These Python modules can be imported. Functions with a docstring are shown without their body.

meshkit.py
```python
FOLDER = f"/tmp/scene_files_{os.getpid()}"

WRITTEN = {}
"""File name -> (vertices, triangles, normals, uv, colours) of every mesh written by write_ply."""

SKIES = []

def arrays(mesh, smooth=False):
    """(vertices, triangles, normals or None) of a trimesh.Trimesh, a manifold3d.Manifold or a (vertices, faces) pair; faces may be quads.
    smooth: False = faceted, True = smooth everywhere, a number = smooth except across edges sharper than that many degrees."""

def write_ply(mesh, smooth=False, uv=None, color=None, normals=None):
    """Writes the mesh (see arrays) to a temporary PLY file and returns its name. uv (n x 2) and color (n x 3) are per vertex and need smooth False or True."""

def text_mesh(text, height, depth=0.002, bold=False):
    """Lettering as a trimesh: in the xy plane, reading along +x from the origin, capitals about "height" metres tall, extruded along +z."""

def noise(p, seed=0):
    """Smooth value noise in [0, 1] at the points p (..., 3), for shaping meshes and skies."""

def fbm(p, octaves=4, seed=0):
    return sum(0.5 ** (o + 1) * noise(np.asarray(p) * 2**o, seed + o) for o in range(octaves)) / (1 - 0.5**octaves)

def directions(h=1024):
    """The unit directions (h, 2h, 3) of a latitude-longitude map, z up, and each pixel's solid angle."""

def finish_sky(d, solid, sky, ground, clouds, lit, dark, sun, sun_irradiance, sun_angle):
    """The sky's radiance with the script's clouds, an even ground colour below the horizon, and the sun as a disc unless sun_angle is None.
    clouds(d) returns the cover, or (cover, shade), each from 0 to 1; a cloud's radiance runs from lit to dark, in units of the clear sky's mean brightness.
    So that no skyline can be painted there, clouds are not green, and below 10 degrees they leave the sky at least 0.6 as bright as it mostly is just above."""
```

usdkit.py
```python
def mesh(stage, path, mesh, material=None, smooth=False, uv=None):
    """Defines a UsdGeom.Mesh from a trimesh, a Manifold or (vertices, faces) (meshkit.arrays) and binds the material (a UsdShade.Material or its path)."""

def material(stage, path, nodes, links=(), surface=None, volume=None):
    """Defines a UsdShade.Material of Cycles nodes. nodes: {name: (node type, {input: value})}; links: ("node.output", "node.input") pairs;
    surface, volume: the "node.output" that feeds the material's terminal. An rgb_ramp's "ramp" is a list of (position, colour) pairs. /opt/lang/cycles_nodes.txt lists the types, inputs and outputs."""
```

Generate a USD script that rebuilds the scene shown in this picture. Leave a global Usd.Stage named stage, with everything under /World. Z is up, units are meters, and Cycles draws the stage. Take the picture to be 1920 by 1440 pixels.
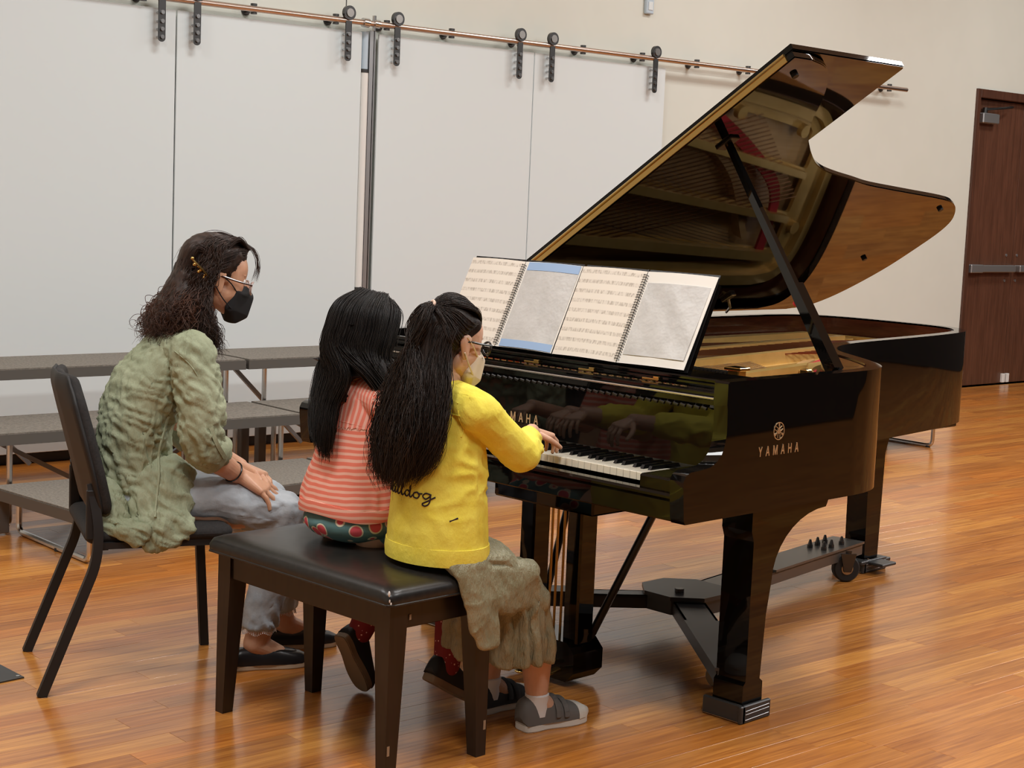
import math, random
import numpy as np, trimesh, manifold3d, shapely
import shapely.geometry as sg
import usdkit, meshkit
from pxr import Usd, UsdGeom, UsdLux, UsdShade, Gf, Sdf, Vt

random.seed(7)
stage = Usd.Stage.CreateInMemory()
UsdGeom.SetStageUpAxis(stage, 'Z'); UsdGeom.SetStageMetersPerUnit(stage, 1.0)
UsdGeom.Xform.Define(stage, '/World')
# ------------------------------------------------------------------ camera, light, exposure
CAM = (3.33113, -3.20653, 1.45776); YAW, PITCH, ROLL = -0.78313, -0.11551, 0.04169
FPX = 3048.9
EXPOSURE = 1.5
LAMP = 11.0
CEIL_Z = 4.4
f_ = np.array([math.sin(YAW) * math.cos(PITCH), math.cos(YAW) * math.cos(PITCH), math.sin(PITCH)])
r_ = np.array([math.cos(YAW), -math.sin(YAW), 0]); u_ = np.cross(r_, f_)
r2, u2 = math.cos(ROLL) * r_ + math.sin(ROLL) * u_, -math.sin(ROLL) * r_ + math.cos(ROLL) * u_
cam = UsdGeom.Camera.Define(stage, '/World/camera')
cam.AddTransformOp().Set(Gf.Matrix4d(*r2, 0, *u2, 0, *(-f_), 0, *CAM, 1))
cam.CreateHorizontalApertureAttr(36.0); cam.CreateVerticalApertureAttr(27.0)
cam.CreateFocalLengthAttr(36.0 * FPX / 1920); cam.CreateClippingRangeAttr(Gf.Vec2f(0.05, 200))
cam.CreateExposureAttr(EXPOSURE)
ROOM = -3.8726          # the room's axes are turned by this angle (degrees) against the piano's
def room_pt(p):
    a = math.radians(ROOM); p = np.asarray(p, float)
    return np.stack([p[..., 0] * math.cos(a) - p[..., 1] * math.sin(a), p[..., 0] * math.sin(a) + p[..., 1] * math.cos(a), p[..., 2]], -1)
LAMPS = [(n, y) for n in (-2.2, 0.7, 3.2) for y in (-2.0, 1.8, 5.6, 9.2)]
for i, (n, y) in enumerate(LAMPS):
    L = UsdLux.RectLight.Define(stage, f'/World/ceiling_lamp_{i:03d}' if i else '/World/ceiling_lamp')
    L.CreateWidthAttr(0.6); L.CreateHeightAttr(1.2); L.CreateIntensityAttr(LAMP * (.7 if n < -1 else 1.15)); L.CreateColorAttr(Gf.Vec3f(0.985, 0.99, 0.985))
    L.AddTranslateOp().Set(Gf.Vec3d(*map(float, room_pt((n, y, CEIL_Z - 0.03))))); L.AddRotateZOp().Set(ROOM)

# ------------------------------------------------------------------ helpers
_n = {}
def numbered(parent, name):
    k = (parent, name); _n[k] = _n.get(k, -1) + 1
    return f'{parent}/{name}' if _n[k] == 0 else f'{parent}/{name}_{_n[k]:03d}'
BASE = {}
def tag(prim, label=None, cat=None, group=None, kind=None):
    for k, v in (('label', label), ('category', cat), ('group', group), ('kind', kind)):
        if v: prim.SetCustomDataByKey(k, v)
def thing(name, label, cat, loc=(0, 0, 0), rz=0.0, group=None, kind=None, rx=None):
    p = numbered('/World', name); x = UsdGeom.Xform.Define(stage, p)
    x.AddTranslateOp().Set(Gf.Vec3d(*map(float, loc)))
    if rz: x.AddRotateZOp().Set(float(rz))
    if rx: x.AddRotateXOp().Set(float(rx))
    tag(x.GetPrim(), label, cat, group, kind); BASE[p] = (0, 0, 0); return p
def based(name, label, cat, loc, **k):
    """a thing whose parts are given in world coordinates; loc is its base"""
    p = thing(name, label, cat, loc, **k); BASE[p] = loc; return p
def part(parent, name, mesh, mat, smooth=35, label=None, kind=None):
    if hasattr(mesh, 'to_mesh'): mesh = from_m(mesh)
    p = numbered(parent, name); b = BASE[parent]; BASE[p] = b
    if any(b):
        mesh = mesh.copy(); mesh.apply_translation(-np.asarray(b, float))
    m = usdkit.mesh(stage, p, mesh, MAT[mat], smooth=smooth)
    tag(m.GetPrim(), label, None, None, kind); return p
def solo(name, mesh, mat, label, cat, group=None, kind=None, smooth=35):
    p = numbered('/World', name)
    if hasattr(mesh, 'to_mesh'): mesh = from_m(mesh)
    m = usdkit.mesh(stage, p, mesh, MAT[mat], smooth=smooth); tag(m.GetPrim(), label, cat, group, kind)
    BASE[p] = (0, 0, 0); return p
def from_m(m):
    q = m.to_mesh(); return trimesh.Trimesh(np.array(q.vert_properties[:, :3]), np.array(q.tri_verts), process=False)
def to_m(t):
    return manifold3d.Manifold(manifold3d.Mesh(np.asarray(t.vertices, np.float32), np.asarray(t.faces, np.uint32)))
def cat_(*ms): return trimesh.util.concatenate([from_m(m) if hasattr(m, 'to_mesh') else m for m in ms])
def box(x0, x1, y0, y1, z0, z1, c=0.0):
    """box, its edges chamfered by c"""
    if c <= 0:
        b = trimesh.creation.box((x1 - x0, y1 - y0, z1 - z0)); b.apply_translation(((x0 + x1) / 2, (y0 + y1) / 2, (z0 + z1) / 2)); return b
    v = []
    for sx in (0, 1):
        for sy in (0, 1):
            for sz in (0, 1):
                p = np.array([(x0, x1)[sx], (y0, y1)[sy], (z0, z1)[sz]]); s = np.array([1 - 2 * sx, 1 - 2 * sy, 1 - 2 * sz]) * c
                for k in range(3):
                    q = s.copy(); q[k] = 0; v.append(p + q)
    return trimesh.convex.convex_hull(np.array(v))
def extr(poly, h, z=0.0):
    if not hasattr(poly, 'exterior') and not hasattr(poly, 'geoms'): poly = sg.Polygon(poly)
    m = cat_(*[trimesh.creation.extrude_polygon(g, h, engine='earcut') for g in getattr(poly, 'geoms', [poly])]); m.apply_translation((0, 0, z)); return m
def extr_x(poly_yz, x0, x1):
    m = extr(poly_yz, x1 - x0); v = m.vertices.copy(); m.vertices = np.stack([v[:, 2] + x0, v[:, 0], v[:, 1]], 1); return m
def extr_y(poly_xz, y0, y1):
    m = extr(poly_xz, y1 - y0); v = m.vertices.copy(); m.vertices = np.stack([v[:, 0], y1 - v[:, 2], v[:, 1]], 1); return m
def tube(pts, r, sides=10, closed=False):
    p = np.asarray(pts, float); n = len(p)
    t = np.gradient(p, axis=0) if not closed else np.roll(p, -1, 0) - np.roll(p, 1, 0)
    t /= np.linalg.norm(t, axis=1, keepdims=True) + 1e-12
    a = np.cross(t[0], [0, 0, 1.0]) if abs(t[0][2]) < .9 else np.cross(t[0], [1.0, 0, 0]); A = []
    for i in range(n):
        a = a - t[i] * (a @ t[i]); a /= np.linalg.norm(a); A.append(a)
    A = np.array(A); B = np.cross(t, A); ang = np.arange(sides) * 2 * np.pi / sides + np.pi / sides
    rr = np.broadcast_to(r, (n,))[:, None, None]
    v = (p[:, None] + rr * (np.cos(ang)[None, :, None] * A[:, None] + np.sin(ang)[None, :, None] * B[:, None])).reshape(-1, 3)
    F = []
    for i in range(n if closed else n - 1):
        i2 = (i + 1) % n
        for j in range(sides):
            k = (j + 1) % sides
            F += [(i * sides + j, i * sides + k, i2 * sides + k), (i * sides + j, i2 * sides + k, i2 * sides + j)]
    if not closed:
        v = np.vstack([v, p[:1], p[-1:]]); c0 = n * sides
        for j in range(sides):
            k = (j + 1) % sides; F += [(c0, k, j), (c0 + 1, (n - 1) * sides + j, (n - 1) * sides + k)]
    return trimesh.Trimesh(v, np.array(F), process=False)
def arc_path(pts, r, k=6):
    """polyline with rounded corners"""
    p = [np.asarray(q, float) for q in pts]; out = [p[0]]
    for a, b, c in zip(p, p[1:], p[2:]):
        d1, d2 = (a - b), (c - b); l1, l2 = np.linalg.norm(d1), np.linalg.norm(d2); s = min(r, l1 * .45, l2 * .45)
        q1, q2 = b + d1 / l1 * s, b + d2 / l2 * s
        out += [(1 - u) ** 2 * q1 + 2 * u * (1 - u) * b + u * u * q2 for u in np.linspace(0, 1, k)]
    return np.array(out + [p[-1]])
def cyl(a, b, r, sides=16, r2=None): return tube([a, b], [r, r if r2 is None else r2], sides)
_ico = trimesh.creation.icosphere(2)
def ball(p, r, R=None, sub=None):
    v = (_ico.vertices if sub is None else trimesh.creation.icosphere(sub).vertices) * np.asarray(r, float)
    if R is not None: v = v @ np.asarray(R).T
    return v + np.asarray(p, float)
def hullm(*clouds): return manifold3d.Manifold.hull_points(np.ascontiguousarray(np.vstack(clouds)))
def chain(*nodes):
    """hulls of consecutive nodes (point, radius or radii[, rotation])"""
    b = [ball(*n) for n in nodes]
    return [hullm(x, y) for x, y in zip(b, b[1:])] if len(b) > 1 else [hullm(b[0])]
def fuse(ms, res=0.012, it=10):
    m = manifold3d.Manifold.batch_boolean(list(ms), manifold3d.OpType.Add)
    t = from_m(m.refine_to_length(res)); t.merge_vertices()
    if it: trimesh.smoothing.filter_taubin(t, lamb=0.5, nu=0.53, iterations=it)
    return t
def wrinkle(t, amp, sc, seed=0, ridge=True, octaves=3, mask=None):
    t = t.copy(); p = t.vertices * np.asarray(sc, float); f = meshkit.fbm(p, octaves, seed)
    f = 1 - 2 * np.abs(f - .5) * 2 if ridge else (f - .5) * 2
    if mask is not None: f = f * mask(t.vertices)
    t.vertices = t.vertices + t.vertex_normals * (amp * f)[:, None]; return t
def rot(axis, deg): return trimesh.transformations.rotation_matrix(math.radians(deg), axis)[:3, :3]
def tf(m, R=np.eye(3), t=(0, 0, 0)):
    m = m.copy(); m.vertices = m.vertices @ np.asarray(R).T + np.asarray(t, float); return m
def curves(parent, name, strands, width, mat, label=None):
    p = numbered(parent, name); b = np.asarray(BASE[parent], float)
    c = UsdGeom.BasisCurves.Define(stage, p); c.CreateTypeAttr('linear'); n = [len(s) for s in strands]
    c.CreateCurveVertexCountsAttr(Vt.IntArray(n)); P = np.vstack(strands) - b
    c.CreatePointsAttr(Vt.Vec3fArray.FromNumpy(P.astype(np.float32)))
    w = np.concatenate([np.interp(np.linspace(0, 1, k), [0, .1, .75, 1], [.8, 1, .9, .25]) * width for k in n])
    c.CreateWidthsAttr(Vt.FloatArray.FromNumpy(w.astype(np.float32))); c.SetWidthsInterpolation('vertex')
    UsdShade.MaterialBindingAPI.Apply(c.GetPrim()).Bind(MAT[mat]); tag(c.GetPrim(), label, None, None, 'stuff'); return p
def spline(pts, n):
    """Catmull-Rom through pts, n points"""
    p = np.asarray(pts, float); p = np.vstack([2 * p[0] - p[1], p, 2 * p[-1] - p[-2]]); k = len(p) - 3
    u = np.linspace(0, k - 1e-9, n); i = u.astype(int); t = (u - i)[:, None]
    a, b, c, d = p[i], p[i + 1], p[i + 2], p[i + 3]
    return .5 * (2 * b + (c - a) * t + (2 * a - 5 * b + 4 * c - d) * t ** 2 + (3 * b - a - 3 * c + d) * t ** 3)

# ------------------------------------------------------------------ materials
MAT = {}
def M(name, base, rough=.5, **k):
    MAT[name] = usdkit.material(stage, f'/World/Looks/{name}', {'p': ('principled_bsdf', {'base_color': base, 'roughness': rough, **k})}, surface='p.BSDF'); return name
def MN(name, c1, c2, scale=(1, 1, 1), noise=5.0, detail=4, rough=.5, bump=0.0, bscale=None, dist=.002, lo=.35, hi=.65, per=0.0, **k):
    """two colours mixed by stretched noise, with optional bump; per = brightness spread between the objects that share it"""
    N = {'tc': ('texture_coordinate', {}), 'mp': ('mapping', {'scale': scale}), 'n': ('noise_texture', {'scale': noise, 'detail': detail, 'roughness': .6}),
         'r': ('rgb_ramp', {'ramp': [(0, c1), (lo, c1), (hi, c2), (1, c2)]}), 'p': ('principled_bsdf', {'roughness': rough, **k})}
    Lk = [('tc.object', 'mp.vector'), ('mp.vector', 'n.vector'), ('n.fac', 'r.fac')]
    col = 'r.color'
    if per:
        N['oi'] = ('object_info', {}); N['mr'] = ('map_range', {'from_min': 0.0, 'from_max': 1.0, 'to_min': 1 - per, 'to_max': 1 + per})
        N['h'] = ('hsv', {}); Lk += [('oi.random', 'mr.value'), ('mr.result', 'h.value'), ('r.color', 'h.color')]; col = 'h.color'
        N['of'] = ('vector_math', {'math_type': 'scale', 'vector1': (17.3, 31.7, 11.1)}); N['ad'] = ('vector_math', {'math_type': 'add'})
        Lk = [l for l in Lk if l != ('mp.vector', 'n.vector')] + [('oi.random', 'of.scale'), ('mp.vector', 'ad.vector1'), ('of.vector', 'ad.vector2'), ('ad.vector', 'n.vector')]
    Lk.append((col, 'p.base_color'))
    if bump:
        N['m2'] = ('mapping', {'scale': bscale or scale}); N['n2'] = ('noise_texture', {'scale': noise, 'detail': detail, 'roughness': .6})
        N['b'] = ('bump', {'strength': bump, 'distance': dist}); Lk += [('tc.object', 'm2.vector'), ('m2.vector', 'n2.vector'), ('n2.fac', 'b.height'), ('b.normal', 'p.normal')]
    MAT[name] = usdkit.material(stage, f'/World/Looks/{name}', N, Lk, surface='p.BSDF'); return name

MN('wall_paint', (.675, .695, .625), (.695, .715, .645), noise=2.5, rough=.7)
MN('dark_panelling', (.010, .007, .005), (.016, .011, .008), scale=(6, 6, 1), noise=3, rough=.6)
M('panel_white', (.72, .78, .785), .22, specular_ior_level=.25)
M('ceiling_paint', (.78, .77, .74), .8)
M('dark_joint', (.05, .05, .05), .6)
M('steel', (.55, .52, .49), .28, metallic=1.0)
M('steel_warm', (.60, .49, .43), .3, metallic=1.0)
M('dark_steel', (.10, .10, .10), .35, metallic=.9)
M('chrome', (.62, .62, .62), .22, metallic=1.0)
M('aluminium', (.42, .43, .44), .4, metallic=.8)
M('white_tube', (.80, .79, .75), .35)
MN('door_wood', (.088, .036, .020), (.135, .056, .032), scale=(14, 14, 1), noise=3, rough=.35, detail=5)
MN('door_frame_wood', (.068, .028, .016), (.10, .041, .024), scale=(14, 14, 1), noise=3, rough=.35)
M('rubber', (.015, .015, .015), .6)
M('black_vinyl_base', (.02, .019, .018), .4)
for i, (a, b) in enumerate([((.31, .095, .016), (.64, .260, .050)), ((.25, .072, .013), (.54, .205, .038)), ((.37, .125, .021), (.70, .310, .064)), ((.28, .084, .017), (.59, .240, .050)), ((.33, .094, .014), (.62, .230, .040))]):
    MN(f'plank_{i}', a, b, scale=(30, 1.3, 1), noise=2.4, detail=7, rough=.26, per=.09, bump=.04, dist=.0005, lo=.28, hi=.70, coat_weight=.25, coat_roughness=.12)
MN('riser_carpet', (.14, .125, .102), (.225, .20, .168), noise=90, detail=3, rough=.9, bump=.15, dist=.002)
M('riser_edge', (.10, .09, .078), .55)
M('riser_under', (.05, .045, .04), .7)
M('piano_black', (.0035, .003, .0027), .03, specular_ior_level=.36)
M('satin_black', (.010, .009, .008), .3)
MN('inner_rim_wood', (.085, .020, .010), (.13, .034, .016), scale=(3, 3, 20), noise=3, rough=.22, coat_weight=.5)
MN('gold_plate', (.66, .42, .125), (.74, .48, .16), noise=9, rough=.30, metallic=.35)
M('brass', (.72, .48, .17), .22, metallic=1.0)
M('brass_dull', (.50, .33, .12), .35, metallic=1.0)
M('letter_gold', (.80, .62, .38), .3, metallic=.75)
MN('soundboard_wood', (.50, .30, .12), (.58, .36, .16), scale=(40, 3, 3), noise=2, rough=.35)
M('string_steel', (.60, .57, .52), .3, metallic=1.0)
M('string_copper', (.55, .28, .14), .3, metallic=1.0)
M('red_felt', (.45, .02, .025), .9)
M('white_felt', (.75, .70, .60), .9)
M('ivory', (.86, .80, .66), .18)
M('ebony', (.008, .008, .008), .15)
MN('leatherette', (.012, .011, .010), (.019, .017, .015), noise=60, rough=.33, bump=.06, dist=.001)
MN('bench_wood', (.011, .0065, .0048), (.019, .011, .008), scale=(8, 8, 1), noise=6, rough=.33)
M('worn_white', (.75, .72, .68), .8)
M('worn_wood', (.30, .2, .12), .7)
M('chair_frame', (.010, .009, .0088), .6)
MN('chair_fabric', (.011, .0095, .009), (.02, .017, .016), noise=140, rough=.85, bump=.1, dist=.001)
MN('skin_woman', (.56, .29, .175), (.63, .345, .22), noise=20, rough=.45, subsurface_weight=.08, subsurface_scale=.01)
MN('skin_girl', (.62, .35, .225), (.70, .41, .28), noise=20, rough=.45, subsurface_weight=.08, subsurface_scale=.01)
M('skin_blush', (.70, .24, .18), .5)
M('eye_white', (.75, .72, .68), .2); M('iris_dark', (.02, .012, .008), .15)
MN('hair_brown', (.018, .010, .007), (.045, .022, .014), noise=14, rough=.5, scale=(6, 6, 1), specular_ior_level=.3)
MN('hair_auburn', (.035, .014, .008), (.085, .034, .018), noise=14, rough=.5, specular_ior_level=.3)
MN('hair_black', (.006, .0045, .004), (.013, .009, .007), noise=14, rough=.45, scale=(8, 8, 1), specular_ior_level=.28)
MN('hair_darkbrown', (.010, .0068, .005), (.028, .016, .011), noise=14, rough=.45, scale=(8, 8, 1), specular_ior_level=.28)
MN('shirt_sage', (.275, .305, .19), (.355, .385, .25), noise=6, rough=.72, bump=.5, bscale=(22, 22, 8), dist=.006)
MN('denim_light', (.30, .335, .37), (.47, .50, .525), noise=6, rough=.85, bump=.25, bscale=(14, 3, 14), dist=.004)
M('mask_black', (.008, .008, .009), .85)
M('mask_cream', (.74, .62, .47), .85)
M('tortoise', (.06, .02, .01), .2); M('lens_rim_pale', (.45, .33, .30), .25); M('spectacle_black', (.01, .01, .01), .25)
M('hairtie', (.75, .52, .40), .5)
M('black_leather', (.014, .013, .014), .35); M('sole_cream', (.60, .48, .34), .6)
M('canvas_grey', (.13, .12, .11), .75); M('canvas_navy', (.030, .034, .040), .75); M('sole_white', (.68, .64, .57), .55); M('sock_white', (.78, .76, .74), .85)
M('shoe_black', (.012, .011, .011), .6); M('sole_tan', (.26, .18, .11), .6)
MN('cardigan_yellow', (.82, .67, .065), (.87, .74, .10), noise=16, rough=.85, bump=.3, bscale=(3, 3, 2), dist=.010)
M('embroidery', (.025, .012, .02), .8)
MN('skirt_olive', (.235, .215, .125), (.37, .345, .225), noise=9, rough=.36, bump=.8, bscale=(12, 12, 3.5), dist=.010)
M('paper', (.82, .75, .66), .6); M('paper_white', (.92, .88, .81), .5)
M('blue_strip', (.36, .52, .78), .5)
MN('clear_sleeve', (.60, .585, .56), (.70, .685, .66), scale=(3, 3, 3), noise=3, rough=.38, bump=.8, dist=.006)
M('binder_black', (.012, .012, .013), .35)
M('plate_grey', (.06, .06, .06), .4, metallic=.4)
M('red_plastic', (.55, .03, .03), .4)
M('sensor_plastic', (.50, .60, .68), .3)
M('grey_metal', (.20, .185, .17), .4, metallic=.7)
def staff_paper(name, rows):
    # printed music: systems of grey staff lines, flat ink on paper (local y runs up the page)
    N = {'tc': ('texture_coordinate', {}), 's': ('separate_xyz', {}),
         'a': ('math', {'math_type': 'multiply', 'value2': rows / .25}), 'fr': ('math', {'math_type': 'fraction'}),
         'r': ('rgb_ramp', {'ramp': [(0, (0, 0, 0)), (.42, (0, 0, 0)), (.47, (1, 1, 1)), (.80, (1, 1, 1)), (.85, (0, 0, 0)), (1, (0, 0, 0))]}),
         'mp': ('mapping', {'scale': (160, 60, 1)}), 'n': ('noise_texture', {'scale': 1.0, 'detail': 3.0}),
         'r2': ('rgb_ramp', {'ramp': [(0, (0, 0, 0)), (.44, (.16, .16, .16)), (.62, (.75, .75, .75)), (1, (.8, .8, .8))]}),
         'a2': ('math', {'math_type': 'multiply', 'value2': rows / .25 * 12}), 'f2': ('math', {'math_type': 'pingpong', 'value2': 1.0}),
         'm0': ('math', {'math_type': 'multiply_add', 'value2': .5, 'value3': .25}),
         'm': ('mix_color', {'blend_type': 'multiply', 'fac': 1.0}), 'k': ('mix_color', {'a': (.92, .84, .73), 'b': (.45, .38, .31)}), 'bw': ('rgb_to_bw', {}), 'p': ('principled_bsdf', {'roughness': .55})}
    Lk = [('tc.object', 's.vector'), ('s.y', 'a.value1'), ('a.value', 'fr.value1'), ('fr.value', 'r.fac'), ('tc.object', 'mp.vector'), ('mp.vector', 'n.vector'), ('n.fac', 'r2.fac'),
          ('r.color', 'm.a'), ('r2.color', 'm.b'), ('m.result', 'bw.color'), ('bw.val', 'k.fac'), ('k.result', 'p.base_color')]
    N = {k: v for k, v in N.items() if k not in ('a2', 'f2', 'm0')}
    MAT[name] = usdkit.material(stage, f'/World/Looks/{name}', N, Lk, surface='p.BSDF')
staff_paper('staff_paper', 8)
def striped(name, c1, c2, period, axis='z', yoke=None):
    N = {'tc': ('texture_coordinate', {}), 's': ('separate_xyz', {}), 'n': ('noise_texture', {'scale': 7.0, 'detail': 2.0}),
         'd': ('math', {'math_type': 'multiply_add', 'value2': .022}), 'a': ('math', {'math_type': 'multiply', 'value2': 1 / period}), 'fr': ('math', {'math_type': 'fraction'}),
         'r': ('rgb_ramp', {'ramp': [(0, c1), (.46, c1), (.56, c2), (.90, c2), (1, c1)]}), 'p': ('principled_bsdf', {'roughness': .85})}
    Lk = [('tc.object', 's.vector'), ('tc.object', 'n.vector'), ('n.fac', 'd.value1'), (f's.{axis}', 'd.value3'), ('d.value', 'a.value1'), ('a.value', 'fr.value1'), ('fr.value', 'r.fac'), ('r.color', 'p.base_color')]
    MAT[name] = usdkit.material(stage, f'/World/Looks/{name}', N, Lk, surface='p.BSDF')
striped('stripe_coral', (.80, .20, .13), (.86, .47, .36), .0165)
striped('stripe_coral_yoke', (.80, .22, .15), (.86, .47, .37), .0125, 'x')
def dotted(name, base, dots, scale, r, rough=.8, ring=None):
    st = [(0, dots), (r, dots)] + ([(r + .02, ring[1]), (r + ring[0], ring[1]), (r + ring[0] + .02, base)] if ring else [(r + .03, base)]) + [(1, base)]
    N = {'tc': ('texture_coordinate', {}), 'v': ('voronoi_texture', {'scale': scale, 'randomness': .8}), 'r': ('rgb_ramp', {'ramp': st}), 'p': ('principled_bsdf', {'roughness': rough})}
    MAT[name] = usdkit.material(stage, f'/World/Looks/{name}', N, [('tc.object', 'v.vector'), ('v.distance', 'r.fac'), ('r.color', 'p.base_color')], surface='p.BSDF')
dotted('watermelon_cloth', (.10, .205, .205), (.72, .09, .12), 21, .33, ring=(.08, (.75, .66, .48)))
dotted('red_dotted', (.22, .012, .014), (.75, .45, .38), 75, .18)
M('glass_lens', (1, 1, 1), .02, transmission_weight=1.0, ior=1.05)

# ------------------------------------------------------------------ the room (local axes: n from the back wall into the room, y along it)
WN = -4.235
def rbox(*a, c=0.0):
    return box(*a, c=c)
def project(P):
    q = (np.asarray(P) - np.array(CAM)) @ np.stack([r2, u2, f_]).T
    return 960 + FPX * q[..., 0] / q[..., 2], 720 - FPX * q[..., 1] / q[..., 2], q[..., 2]
fl = thing('floor', 'glossy reddish brown hardwood strip floor of the rehearsal room', 'floor', rz=ROOM, kind='structure')
part(fl, 'subfloor', box(-4.6, 4.4, -6.2, 11.8, -.12, -.014), 'plank_1', smooth=False)
planks, rng = [], random.Random(3)
PW = .09
for i in range(72):
    n0 = WN + i * PW; y = -2.6 - rng.random() * 1.2
    while y < 11.5:
        ln = rng.choice([.55, .8, 1.0, 1.25, 1.5]) * (0.9 + .2 * rng.random()); y1 = min(y + ln, 11.55)
        q = room_pt(np.array([[n0, y, 0], [n0 + PW, y, 0], [n0 + PW, y1, 0], [n0, y1, 0]], float)); u, v, d = project(q)
        A = 0
        if d.min() > .3:
            poly = sg.Polygon(zip(u, v)).intersection(sg.box(0, 0, 1920, 1440)) if d.min() > .3 else None
            A = poly.area if poly is not None else 0
        planks.append((A, n0, y, y1, rng.randrange(5), rng.random())); y = y1
planks.sort(key=lambda t: -t[0])
rest = [[] for _ in range(5)]
for k, (A, n0, y, y1, m, dz) in enumerate(planks):
    b = box(n0 + .0003, n0 + PW - .0003, y + .0004, y1 - .0004, -.012, -.0003 * dz, c=.0003 if k < 300 else 0)
    if k < 300: part(fl, 'floor_board', b, f'plank_{m}', smooth=False)
    else: rest[m].append(b)
for m in range(5): part(fl, 'far_floor_boards', cat_(*rest[m]), f'plank_{m}', smooth=False, kind='stuff', label='smaller and far strips of the hardwood floor')

wb = thing('wall_back', 'long off-white painted wall behind the piano and risers', 'wall', rz=ROOM, kind='structure')
DY0, DY1, DH = 8.80, 10.38, 2.49
part(wb, 'wall_surface', cat_(box(WN - .2, WN, -6, DY0, 0, CEIL_Z), box(WN - .2, WN, DY1, 11.6, 0, CEIL_Z), box(WN - .2, WN, DY0, DY1, DH, CEIL_Z)), 'wall_paint', smooth=False)
part(wb, 'wall_joint', box(WN - .001, WN + .0015, 2.47, 2.476, 2.47, CEIL_Z - .01), 'dark_joint', smooth=False)
tb = thing('baseboard_back', 'black vinyl baseboard along the foot of the back wall', 'baseboard', rz=ROOM, kind='structure')
part(tb, 'base_strip', cat_(box(WN, WN + .01, -6, DY0 - .01, 0, .11, c=.002), box(WN, WN + .01, DY1 + .01, 11.6, 0, .11, c=.002)), 'black_vinyl_base', smooth=False)
for nm, lab, mt, b in (('wall_right', 'dark panelled wall at the far end of the room', 'dark_panelling', (-4.4, 4.3, 11.6, 11.75, 0, CEIL_Z)), ('wall_left', 'plain off-white wall at the near end of the room', 'wall_paint', (-4.4, 4.3, -6.15, -6, 0, CEIL_Z)),
                   ('wall_front', 'dark panelled wall behind the photographer', 'dark_panelling', (4.12, 4.3, -6.1, 11.7, 0, CEIL_Z))):
    p = thing(nm, lab, 'wall', rz=ROOM, kind='structure'); part(p, 'wall_surface', box(*b), mt, smooth=False)
p = thing('ceiling', 'white ceiling high above the room', 'ceiling', rz=ROOM, kind='structure'); part(p, 'ceiling_surface', box(-4.4, 4.3, -6.1, 11.7, CEIL_Z, CEIL_Z + .1), 'ceiling_paint', smooth=False)

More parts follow.
